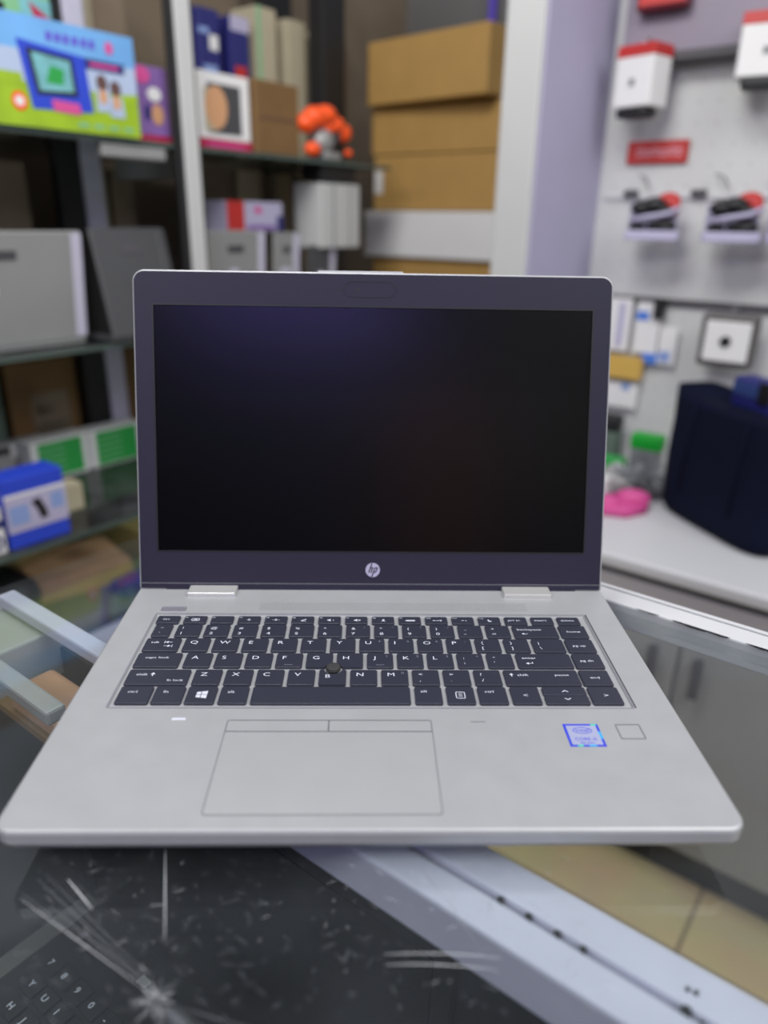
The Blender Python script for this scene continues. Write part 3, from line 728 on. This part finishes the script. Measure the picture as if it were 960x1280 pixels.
# cards at the left of the wall
def card(name, u, z, wd, hh, m, label, cat, grp=None, v=1.385, t=.006, extra=None):
    b = B(); box(b, 0, wd, -t, 0, 0, hh, 0, .001)
    ms = [m]
    if extra:
        ms.append(extra[0]); x0, x1, z0, z1 = extra[1]; box(b, x0, x1, -t-.0012, -t, z0, z1, 1)
    o = obj(name, b, ms); place(o, u, v, z); tag(o, label, cat, grp); return o
card('hanging_card', -.390, -.030, .075, .120, 'whitecard', 'tall white card hanging left of the blue tagged card', 'card', extra=('lav', (.045, .060, .01, .11)))
card('hanging_card', -.302, -.030, .055, .115, 'whitecard', 'white card with a bright blue tag hanging by the laptop lid edge', 'card', extra=('tagblue', (.000, .028, .075, .095)))
card('hanging_card', -.243, -.050, .040, .085, 'whitecard', 'narrow pale card hanging below the small black adapter', 'card', extra=('ltblue', (.004, .030, .006, .030)))
card('black_adapter', -.262, .052, .022, .045, 'black', 'small black adapter hanging on the seam of the peg wall', 'adapter', t=.018)
card('mustard_pack', -.380, -.092, .110, .052, 'yellow', 'mustard yellow pack hanging beside the right edge of the laptop screen', 'pack', t=.02)
card('blue_tag', -.278, -.052, .036, .024, 'tagblue', 'small blue tag right of the mustard pack', 'tag', t=.008)
card('grey_card', -.375, -.165, .100, .060, 'whitecard', 'pale grey card hanging under the mustard pack', 'card', extra=('ltblue', (.06, .08, .044, .06)))
# clutter on the counter
o = thing('green_pack', -.205, 1.30, -.300, 'bright green pack lying upright on the clutter left of the navy bag', 'pack')
b = B(); box(b, -.040, .034, -.02, .02, .066, .104, 0, .008, 3); obj('green_cover', b, 'brightgreen', o)
b = B(); box(b, -.036, .030, -.018, .018, 0, .068, 0, .004); obj('pack_base', b, 'clear', o)
o = thing('black_charger', -.318, 1.34, -.300, 'black charger on a green card by the right edge of the laptop lid', 'charger')
b = B(); box(b, -.03, .03, -.02, .02, .085, .125, 0, .008); obj('charger_body', b, 'black', o)
b = B(); box(b, -.045, .03, -.025, .02, .0, .085, 0, .004); obj('card', b, 'greygreen', o)
o = thing('green_pack', -.262, 1.235, -.300, 'dull green blister pack lying in front of the black charger', 'pack')
b = B(); box(b, -.035, .030, -.02, .02, 0, .055, 0, .01, 3); obj('pack_body', b, 'green', o)
b = B(); cyl(b, (.02, -.024, .035), .014, .006, 'y', 20); obj('white_cap', b, 'white', o)
for k, (u0, v0, r, m, lb) in enumerate(((-.208, 1.225, .030, 'clear', 'crumpled clear plastic bag beside the green pack'), (-.128, 1.250, .030, 'clear', 'crumpled clear plastic bag against the navy bag'),
                                       (-.235, 1.145, .032, 'cab', 'grey cable bundle in plastic behind the pink cloth'), (-.150, 1.155, .028, 'graylid', 'dark cable coil lying on the white counter'))):
    b = B(); ball(b, (0, 0, r*.75), r, (1.2, .8, .75), 0, 4)
    for v_ in b.verts:
        q = v_.co; s = 1+.16*math.sin(q.x*150+k)+.14*math.sin(q.y*170+q.z*120); q.x *= s; q.y *= s; q.z = max(0, q.z*s)
    for i in range(3):
        a0 = random.uniform(0, 6)
        tube(b, [(r*.9*math.cos(a0+t*.5), r*.7*math.sin(a0+t*.5), r*(.7+.2*math.sin(t))) for t in range(10)], .003, 6)
    o = obj('plastic_bag' if m == 'clear' else 'cable_bundle', b, m, None, True); place(o, u0, v0, -.3); tag(o, lb, 'bag' if m == 'clear' else 'cable')
b = B()
for pp in ([(-.06, -.04), (.02, -.04), (.06, .0), (.05, .05), (-.01, .06), (-.05, .03)],): prism(b, pp, 0, .020, 0, .006)
ball(b, (.03, .03, .022), .026, (1.4, .9, .7)); ball(b, (-.02, -.005, .018), .02, (1.4, .9, .7)); tube(b, [(-.05, -.02, .012), (0, .0, .02), (.06, .02, .012)], .008)
o = obj('pink_cloth', b, 'pink', None, True); place(o, -.175, 1.045, -.300, .35); tag(o, 'bright pink cloth lying on the white counter beside the laptop lid', 'cloth')
o = thing('medicine_box', -.250, 1.112, -.300, 'small white and blue packet behind the pink cloth', 'packet')
b = B(); box(b, -.04, .030, -.02, .02, 0, .045, 0, .003); obj('packet_body', b, 'whitecard', o)
b = B(); ball(b, (.012, -.021, .018), .009, (1.2, .3, 1)); obj('blue_mark', b, 'blue', o)

# ------------------------------------------------------------------ carton stack behind the white partition
def cart(u0, u1, v, z0, z1, m, dep, label, rot=0., lab=False):
    o = thing('storage_carton', u1, v, z0, label, 'box', 'cartons stacked left of the white partition', rot)
    b = B(); box(b, u0-u1, 0, 0, dep, 0, z1-z0, 0, .004); obj('carton_body', b, m, o)
    b = B(); box(b, u0-u1+.01, -.01, dep/2-.002, dep/2+.002, z1-z0, z1-z0+.0015); obj('lid_seam', b, 'cartondk' if m == 'carton' else 'softline', o)
    if lab:
        b = B(); box(b, u0-u1+.006, u0-u1+.034, -.002, 0, .045, .105); obj('paper_label', b, 'whitecard', o)
    return o
cart(-1.185, -.775, 1.435, .550, .705, 'carton', .34, 'brown carton at the very top of the stack, jutting out', math.radians(-5))
cart(-1.19, -.748, 1.50, .426, .548, 'carton', .34, 'brown carton second from the top of the stack')
cart(-1.18, -.752, 1.50, .278, .424, 'carton', .34, 'brown carton with a small white label directly on the white carton', 0, True)
cart(-1.20, -.745, 1.48, .150, .276, 'whitecard', .36, 'white carton under the three brown ones in the stack')
cart(-1.18, -.735, 1.50, .0, .148, 'carton', .34, 'brown carton at the foot of the stack, just showing over the laptop lid')
b = B(); box(b, -1.3, -.72, 0, .42, 0, F-.002, 0, .004); o = obj('cabinet', b, 'cab'); place(o, 0, 1.48, -F); tag(o, 'grey cabinet under the carton stack hidden behind the laptop lid', 'cabinet')

# ------------------------------------------------------------------ left shelving with its frame and glass shelves
sh = thing('display_shelving', -1.0, 0, -F, 'tall black and white framed shelving with glass shelves on the left', 'shelving')
def post(name, u, v0, v1, dep, m): 
    b = B(); box(b, u+1.0-dep, u+1.0, v0, v1, 0, 2.0, 0, .002); return obj(name, b, m, sh)
post('front_post', -.985, .653, .690, .02, 'wallw'); post('post_gasket', -.988, .636, .653, .012, 'black'); post('post_gasket', -.995, .690, .702, .02, 'black')
post('rear_post', -1.30, .565, .622, .03, 'black'); post('rear_post', -1.295, .622, .668, .03, 'rail')
post('middle_post', -1.12, 1.215, 1.30, .05, 'black')
post('rear_post', -1.42, 1.30, 1.42, .03, 'black')
for z0, nm in ((.383, 'glass_shelf'), (.020, 'glass_shelf')):
    b = B(); box(b, -.50, 0, -.6, 1.34, F+z0-.008, F+z0); g = obj(nm, b, 'shelfglass', sh)
    b = B(); box(b, .0, .0015, -.6, 1.34, F+z0-.009, F+z0-.001); obj('shelf_edge', b, 'glassedge', g)
b = B(); box(b, -.55, .085, -.6, 1.34, F-.50, F-.485); obj('bottom_shelf', b, 'bandgrey', sh)
b = B(); box(b, -.55, .085, -.6, 1.34, F-.308, F-.300); g = obj('glass_shelf', b, 'shelfglass', sh)
b = B(); box(b, .085, .0865, -.6, 1.34, F-.309, F-.300); obj('shelf_edge', b, 'glassedge', g)
b = B(); box(b, -.56, -.55, -.6, 1.34, 0, 2.0); obj('rear_panel', b, 'dun', sh)
b = B(); box(b, -.30, -.04, .706, .73, F+.325, F+.372, 0, .003); obj('shelf_bracket', b, 'alu', sh)
b = B(); box(b, -.02, -.0, .48, .620, F+.350, F+.372, 0, .003); obj('shelf_bracket', b, 'alu', sh)

# printed faces on the +u side of a box: y along v, z up
def fpoly(b, pts, x, mi): poly(b, [(x, p[0], p[1]) for p in pts], mi)
def frz(b, y0, y1, z0, z1, x, mi): fpoly(b, [(y0, z0), (y1, z0), (y1, z1), (y0, z1)], x, mi)
def disc(b, y, z, ry, rz, x, mi, n=20): fpoly(b, [(y+ry*math.cos(2*PI*i/n), z+rz*math.sin(2*PI*i/n)) for i in range(n)], x, mi)

o = thing('toy_tablet_box', -.990, .083, .384, 'large bright blue and green box showing a blue toy tablet', 'box')
b = B(); box(b, -.07, 0, 0, .475, 0, .150, 0, .002); poly(b, [(-.07, 0, .150), (0, 0, .150), (0, .475, .150), (-.07, .475, .150)]); obj('carton', b, 'sky', o)
b = B()
frz(b, 0, .475, 0, .062, .0006, 0); frz(b, .02, .475, .062, .104, .0008, 1); frz(b, .0, .475, .104, .150, .0008, 2)
fpoly(b, [(0, .062), (.26, .055), (.26, .072), (0, .075)], .0010, 0); fpoly(b, [(.36, .050), (.475, .050), (.475, .066), (.36, .056)], .0011, 0)
fpoly(b, [(.258, .118), (.375, .108), (.382, .030), (.272, .026)], .0014, 3)                     # toy tablet body
fpoly(b, [(.272, .108), (.352, .103), (.356, .050), (.282, .046)], .0018, 4)                     # bezel
fpoly(b, [(.280, .103), (.346, .098), (.349, .056), (.288, .052)], .0021, 5)                     # screen
fpoly(b, [(.300, .064), (.330, .063), (.334, .085), (.310, .088)], .0024, 6)
fpoly(b, [(.306, .042), (.356, .040), (.358, .024), (.308, .026)], .0018, 7)                     # handle
frz(b, .372, .452, .093, .108, .0012, 8); frz(b, .385, .440, .098, .103, .0016, 7)
for y, z in ((.404, .076), (.430, .070)):
    disc(b, y, z, .011, .012, .0016, 9); fpoly(b, [(y-.012, z-.012), (y+.012, z-.012), (y+.016, z-.042), (y-.014, z-.042)], .0014, 1); disc(b, y, z-.020, .008, .011, .0018, 10)
disc(b, .250, .034, .013, .013, .0016, 11); disc(b, .250, .034, .008, .007, .0020, 12); 
for y in (.31, .325, .340, .356, .372, .387): frz(b, y, y+.010, .122, .134, .0014, 13)
for y in (.35, .38, .41, .44): frz(b, y, y+.02, .008, .014, .0014, 14)
disc(b, .425, .128, .008, .009, .0016, 7)
obj('front_print', b, ['grass', 'paleblue', 'sky', 'blue', 'black', 'screenprint', 'green', 'pink', 'navy', 'brownp', 'skin', 'orange', 'whitecard', 'violet', 'ltgreen'], o)
b = B(); frz(b, 0, .475, 0, .150, 0, 0); b.free()
o.scale = (1, 1, 1.06)
o = thing('toy_box', -1.066, .12, .384, 'pale green printed box standing behind the toy tablet box', 'box')
b = B(); box(b, -.07, -.01, 0, .34, 0, .215, 0, .002); obj('carton', b, 'ltgreen', o)
b = B(); frz(b, .0, .24, .155, .20, -.008, 0); fpoly(b, [(.30, .20), (.36, .165), (.36, .150), (.31, .17)], -.007, 1); frz(b, .285, .34, .17, .205, -.009, 2)
obj('front_print', b, ['sky', 'crimson', 'screenprint'], o)
o = thing('black_handset', -1.02, .215, .5445, 'black gadget lying on top of the toy tablet box', 'gadget')
b = B(); box(b, -.03, .02, 0, .125, 0, .014, 0, .006, 3); obj('gadget_body', b, 'black', o)
o = thing('doll_box', -1.025, .592, .384, 'slim purple printed box between the toy tablet box and the white post', 'box')
b = B(); box(b, -.05, 0, -.02, .062, 0, .128, 0, .002); obj('carton', b, 'purple', o)
b = B(); disc(b, .005, .112, .018, .014, .001, 0); disc(b, .030, .082, .016, .012, .001, 1); disc(b, .034, .048, .014, .018, .0014, 2); frz(b, -.02, .062, 0, .012, .001, 3); disc(b, .012, .05, .008, .014, .001, 4)
obj('front_print', b, ['pink', 'whitecard', 'skin', 'crimson', 'navy'], o)
o = thing('photo_frame_box', -1.03, .728, .384, 'white framed box with a round peach picture and crimson base, right of the white post', 'box')
b = B(); box(b, -.05, 0, 0, .145, 0, .142, 0, .003); obj('carton', b, 'whitecard', o)
b = B(); frz(b, .028, .118, .030, .122, .001, 0); disc(b, .050, .078, .030, .040, .0015, 1); frz(b, .018, .048, .034, .112, .0012, 3); disc(b, .052, .080, .024, .034, .0018, 1); frz(b, 0, .145, .0, .020, .0012, 2); frz(b, .02, .125, .006, .012, .0016, 4)
obj('front_print', b, ['graylid', 'skin', 'crimson', 'cream', 'pink'], o)
b = B(); box(b, -.08, 0, 0, .135, 0, .145, 0, .003); frz(b, .01, .125, .07, .074, .001, 1); o = obj('brown_carton', b, ['cartondk', 'brownp']); place(o, -1.02, .880, .384); tag(o, 'plain brown carton right of the white framed box', 'box')
def bookbox(name, u, v, z, wd, hh, m, label, prints=(), dep=.09, grp='tall boxes standing in a row in the shelving', cat='box'):
    ms = [m]; b = B(); box(b, -dep, 0, 0, wd, 0, hh, 0, .002)
    for pm, y0, y1, z0, z1 in prints:
        ms.append(pm); frz(b, y0, y1, z0, z1, .0008, len(ms)-1)
    o = obj(name, b, ms); place(o, u, v, z); tag(o, label, cat, grp); return o
# tall boxes behind: upper shelf
bookbox('upright_box', -1.20, .888, .384, .062, .300, 'navy', 'navy box with white blocks standing behind the white framed box', (('ltblue', .01, .05, .16, .19), ('whitecard', .03, .055, .22, .25), ('ltblue', .0, .03, .25, .262), ('whitecard', .0, .06, .125, .15)))
bookbox('upright_box', -1.20, .982, .384, .058, .300, 'navy', 'navy box with a red round print behind the brown carton', (('red', .010, .046, .165, .200), ('lav', .0, .058, .270, .300)))
words = ['first', 'second', 'third', 'fourth', 'fifth', 'sixth', 'seventh', 'eighth']
for k, (m, v0, wd) in enumerate([('cream', 1.068, .064), ('dun', 1.136, .032), ('cream', 1.172, .068), ('dun', 1.244, .026), ('cream', 1.274, .044), ('dun', 1.322, .06), ('dun', 1.386, .06)]):
    hh = .335-.004*k
    pr = (('ltgreen', 0, .012, 0, hh),) if k == 0 else ()
    bookbox('upright_box', -1.20-(0 if m == 'cream' else .03), v0, .384, wd, hh, m, '%s box on the upper shelf, %s past the red dotted navy box' % ('tall cream' if m == 'cream' else 'tall brown grey', words[k]), pr)
for k in range(4):
    wd = (.11, .09, .10, .085)[k]; v0 = (.36, .50, .62, .72)[k]
    bookbox('upright_box', -1.345, v0, .384, wd, .36, ('dun', 'dun', 'cream', 'dun')[k], 'tall dull box behind the toy tablet box, %s from the left' % words[k])
# tall boxes behind: lower shelf
for k, (m, v0, wd) in enumerate([('dun', .915, .105), ('cream', 1.040, .082), ('dun', 1.130, .040), ('cream', 1.180, .060), ('dun', 1.245, .022), ('cream', 1.272, .048), ('dun', 1.325, .05)]):
    bookbox('upright_box', -1.265-(0 if m == 'cream' or k == 0 else .03), v0, .021, wd, .345, m, '%s box on the middle shelf, %s from the white post' % ('tall cream' if m == 'cream' else 'tall brown grey', words[k]))
v0 = .22
for k, (m, wd) in enumerate([('dun', .135), ('dun', .15), ('cream', .05), ('dun', .06)]):
    bookbox('upright_box', -1.345, v0+(.13 if k > 1 else 0), .021, wd, .33, m, '%s box behind the display laptops, %s from the left photo edge' % ('cream' if m == 'cream' else 'brown grey', words[k])); v0 += wd+.012
# display laptops on the middle shelf, lids seen from behind
def show_laptop(u, v, z, wd, m, label, tilt=.16, hh=.215, edge='rail', rot=0.):
    o = thing('display_laptop', u, v, z, label, 'laptop', 'laptops shown open on the middle glass shelf', rot)
    b = B(); box(b, -.20, -.005, 0, wd, 0, .014, 0, .003); obj('base_shell', b, m, o)
    b = B(); box(b, -.007, 0, 0, wd, 0, hh, 0, .003); l = obj('lid', b, m, o); l.location = (-.002, 0, .008); l.rotation_euler = (0, tilt, 0)
    b = B(); box(b, -.009, .0008, wd-.020, wd+.001, .006, hh-.004, 0, .002); obj('lid_edge', b, edge, l)
    b = B(); box(b, .0, .0012, wd*.35, wd*.62, hh*.76, hh*.84); obj('lid_band', b, 'graylid' if m == 'alu' else 'darkline', l)
    b = B(); cyl(b, (.0, wd*.45, hh*.5), .018, .001, 'x', 24); obj('lid_badge', b, edge, l)
    return o
show_laptop(-1.035, .10, .022, .325, 'alu', 'open silver laptop on the left shelf with a bright white lid edge', .12, .195)
gt2 = show_laptop(-.985, .452, .022, .168, 'graylid', 'dark graphite laptop lid on the shelf beside the white post', -.22, .205, 'graylid')
b = B(); q0 = [b.verts.new(p) for p in ((-.012, .001, .002), (-.095, .001, .002), (-.052, .001, .198))]; q1 = [b.verts.new(p) for p in ((-.012, .167, .002), (-.095, .167, .002), (-.052, .167, .198))]
b.faces.new(q0); b.faces.new(q1[::-1]); [b.faces.new((q0[i], q0[(i+1) % 3], q1[(i+1) % 3], q1[i])) for i in range(3)]
obj('folded_screen', b, 'black', gt2)
show_laptop(-1.03, .722, .022, .172, 'alu', 'grey laptop lid right of the white post under the tall boxes', .05, .195, 'rail')
show_laptop(-1.03, .925, .022, .085, 'alu', 'narrow grey laptop lid with white edge below the red and white carton', .05, .190, 'rail')
show_laptop(-1.03, 1.045, .022, .10, 'graylid', 'dark laptop lid far right on the shelf under the white carton', .05, .160, 'rail')
o = thing('red_white_carton', -1.055, .812, .222, 'red and white printed carton lying on the laptop lids', 'box')
b = B(); box(b, -.09, 0, 0, .175, 0, .064, 0, .002); obj('carton', b, 'lav', o)
b = B(); frz(b, 0, .052, 0, .064, .001, 0); disc(b, .095, .046, .012, .008, .001, 1); frz(b, .06, .15, .004, .014, .001, 2); frz(b, .155, .175, 0, .034, .001, 3); obj('front_print', b, ['red', 'pink', 'purple', 'navy'], o)
o = thing('white_carton', -1.01, 1.075, .183, 'tall white carton at the far end of the shelving beneath the orange toy', 'box')
b = B(); box(b, -.09, 0, 0, .15, 0, .150, 0, .003); obj('carton', b, 'wallw', o)
b = B(); frz(b, .045, .050, 0, .155, .001, 0); frz(b, .110, .113, 0, .155, .001, 0); obj('crease', b, 'softline', o)
# orange toy
o = thing('orange_toy', -1.02, 1.094, .390, 'bright orange toy with grey middle standing at the far end of the upper shelf', 'toy')
b = B()
for y, z, r, s in ((-.055, .068, .024, (1, 1.1, .9)), (-.025, .082, .028, (1, 1.2, .9)), (.012, .090, .026, (1, 1.2, .9)), (.045, .072, .024, (1, 1.2, .9)), (.075, .058, .022, (1, 1.1, 1.0)), (.02, .064, .022, (1, 1.4, .7))):
    ball(b, (0, y, z), r, s)
obj('shell', b, 'orange', o, True)
b = B(); ball(b, (0, 0, .034), .030, (.9, 1.1, 1)); box(b, -.02, .02, -.01, .05, -.006, .012, 0, .004); obj('toy_body', b, 'alu', o, True)
b = B(); ball(b, (.01, .012, .078), .010, (1, .9, 1.6)); ball(b, (.012, .038, .04), .011, (1, .8, 2)); obj('eye', b, 'black', o, True)
for y, r in ((-.045, .018), (.085, .010)):
    b = B(); ball(b, (.01, y, .014), r, (1, 1.2, .9)); obj('foot', b, 'orange', o, True)
b = B(); box(b, -.06, .01, -.02, .11, -.051, -.0135, 0, .004); o = obj('black_stand', b, 'black'); place(o, -1.02, 1.10, .388); tag(o, 'black stand below the orange toy', 'stand')

# ------------------------------------------------------------------ lower left shelf goods
bookbox('label_carton', -1.335, .395, -.299, .165, .245, 'cartondk', 'brown carton with a pale label under the silver display laptop', (('dun', .05, .14, .06, .17), ('brownp', .06, .10, .12, .14), ('cream', .055, .13, .07, .10)), .12, None)
bookbox('label_carton', -1.335, .19, -.299, .190, .235, 'greygreen', 'grey carton at the left photo edge under the silver display laptop', (('dun', .02, .10, .08, .16),), .12, None)
bookbox('label_carton', -1.335, .69, -.299, .150, .245, 'cartondk', 'brown carton right of the lower rear post', (), .12, None)
def green_box(v, wd, hh, z, label):
    o = thing('striped_box', -1.225, v, -.299, label, 'box', 'green striped boxes on the lower shelf')
    b = B(); box(b, -.05, 0, -.015, wd+.015, 0, hh, 0, .002); obj('carton', b, 'whitecard', o)
    b = B(); frz(b, 0, wd, z, hh-.004, .001, 0)
    for k in range(5): fpoly(b, [(0, z+.010+k*.014), (wd*.6, z+.011+k*.014), (wd*.6, z+.014+k*.014), (0, z+.013+k*.014)], .0015, 1)
    obj('green_panel', b, ['green', 'ltgreen'], o)
green_box(.385, .105, .090, .006, 'green striped box behind the blue box on the lower shelf')
green_box(.525, .110, .088, -.0+.004, 'green striped box nearest the laptop lid on the lower shelf')
o = thing('blue_box', -.93, .165, -.299, 'blue and white printed box at the glass shelf edge, left of the laptop', 'box')
b = B(); box(b, -.06, 0, 0, .112, 0, .128, 0, .002); obj('carton', b, 'blue', o)
b = B(); frz(b, 0, .112, .030, .094, .001, 0); frz(b, 0, .112, .094, .100, .0012, 1); frz(b, .006, .040, .044, .078, .0014, 2); fpoly(b, [(.046, .080), (.062, .084), (.072, .060), (.074, .044), (.060, .044), (.056, .062)], .0016, 3); frz(b, .082, .106, .056, .086, .0014, 2)
obj('front_print', b, ['lav', 'whitecard', 'ltblue', 'black'], o)
o = thing('blue_box', -.93, .040, -.299, 'white and blue box cut by the left photo edge beside the blue box', 'box')
b = B(); box(b, -.06, 0, 0, .118, 0, .085, 0, .002); obj('carton', b, 'whitecard', o)
b = B(); disc(b, .10, .022, .014, .014, .001, 0); disc(b, .10, .022, .008, .008, .0014, 1); frz(b, .07, .118, .048, .062, .001, 0); obj('front_print', b, ['navy', 'whitecard'], o)
bookbox('small_box', -1.10, .215, -.299, .060, .075, 'brownp', 'small maroon box left of the green striped boxes', (('navy', 0, .03, 0, .05),), .05, None)
bookbox('small_box', -1.02, .312, -.299, .050, .055, 'cream', 'small cream box between the blue box and the laptop', (), .04, None)
# white papers and lids behind the green boxes
bookbox('paper_stack', -1.292, .300, -.299, .140, .082, 'cab', 'grey paper stack behind the left green striped box', (('whitecard', .06, .13, .05, .08), ('black', .0, .06, .06, .075)), .035, None, 'papers')
# under the glass shelf
def sheet(u, v, z, lx_, ly, t, m, label, rot, name='paper_pad', cat='papers', grp='papers and packs under the lower glass shelf'):
    b = B()
    for k in range(3): box(b, -lx_/2+.004*k, lx_/2+.003*k, -ly/2, ly/2-.003*k, t*k/3, t*(k+1)/3, 0, .001)
    o = obj(name, b, m); place(o, u, v, z, rot); tag(o, label, cat, grp); return o
sheet(-1.16, .66, -.483, .22, .32, .07, 'tan', 'thick tan pad nearest the laptop lid under the glass shelf', .1)
sheet(-1.10, .36, -.483, .16, .20, .05, 'tan2', 'peach pad in front of the tan pad under the glass shelf', -.2)
sheet(-1.20, .32, -.430, .10, .16, .04, 'tan', 'small tan pad lying on the peach pad', .3)
sheet(-.975, .60, -.483, .09, .20, .03, 'lav', 'pale pack in front of the tan pad', .0)
sheet(-.965, .42, -.483, .05, .10, .03, 'navy', 'dark blue pack at the laptop corner under the glass shelf', .15)
b = B(); ball(b, (0, 0, .05), .055, (1, .9, .9), 0, 3)
for v_ in b.verts: v_.co.z = max(0, v_.co.z)
o = obj('black_pouch', b, 'black', None, True); place(o, -1.02, .19, -.483); tag(o, 'round black pouch under the blue box', 'pouch')
b = B(); ball(b, (0, 0, .05), .06, (1, 1.1, .9), 0, 3)
for v_ in b.verts: v_.co.z = max(0, v_.co.z)
o = obj('maroon_pouch', b, 'maroon', None, True); place(o, -1.0, .055, -.483); tag(o, 'maroon pouch at the left photo edge below the white and blue box', 'pouch')
# white tray on the floor level unit
tr = thing('white_tray', -.80, .20, -.62, 'white rimmed tray with brown goods seen left of the laptop corner', 'tray')
b = B(); ring(b, rrect(-.13, .12, -.16, .24, .03), rrect(-.115, .105, -.145, .225, .02), .0, .10); prism(b, rrect(-.12, .11, -.15, .23, .02), 0, .008); obj('tray_body', b, 'rail', tr)
b = B(); box(b, -.12, .11, -.15, .23, -.349, 0); obj('pedestal', b, 'cab', tr)
sheet(-.82, .22, -.611, .12, .22, .06, 'tan2', 'brown pack lying in the white tray', .2, 'brown_pack', 'pack')
b = B(); box(b, 0, .03, 0, .10, 0, .075, 0, .003); o = obj('yellow_box', b, 'yellow'); place(o, -.738, .075, -.6115); tag(o, 'narrow yellow box standing in the white tray', 'box')
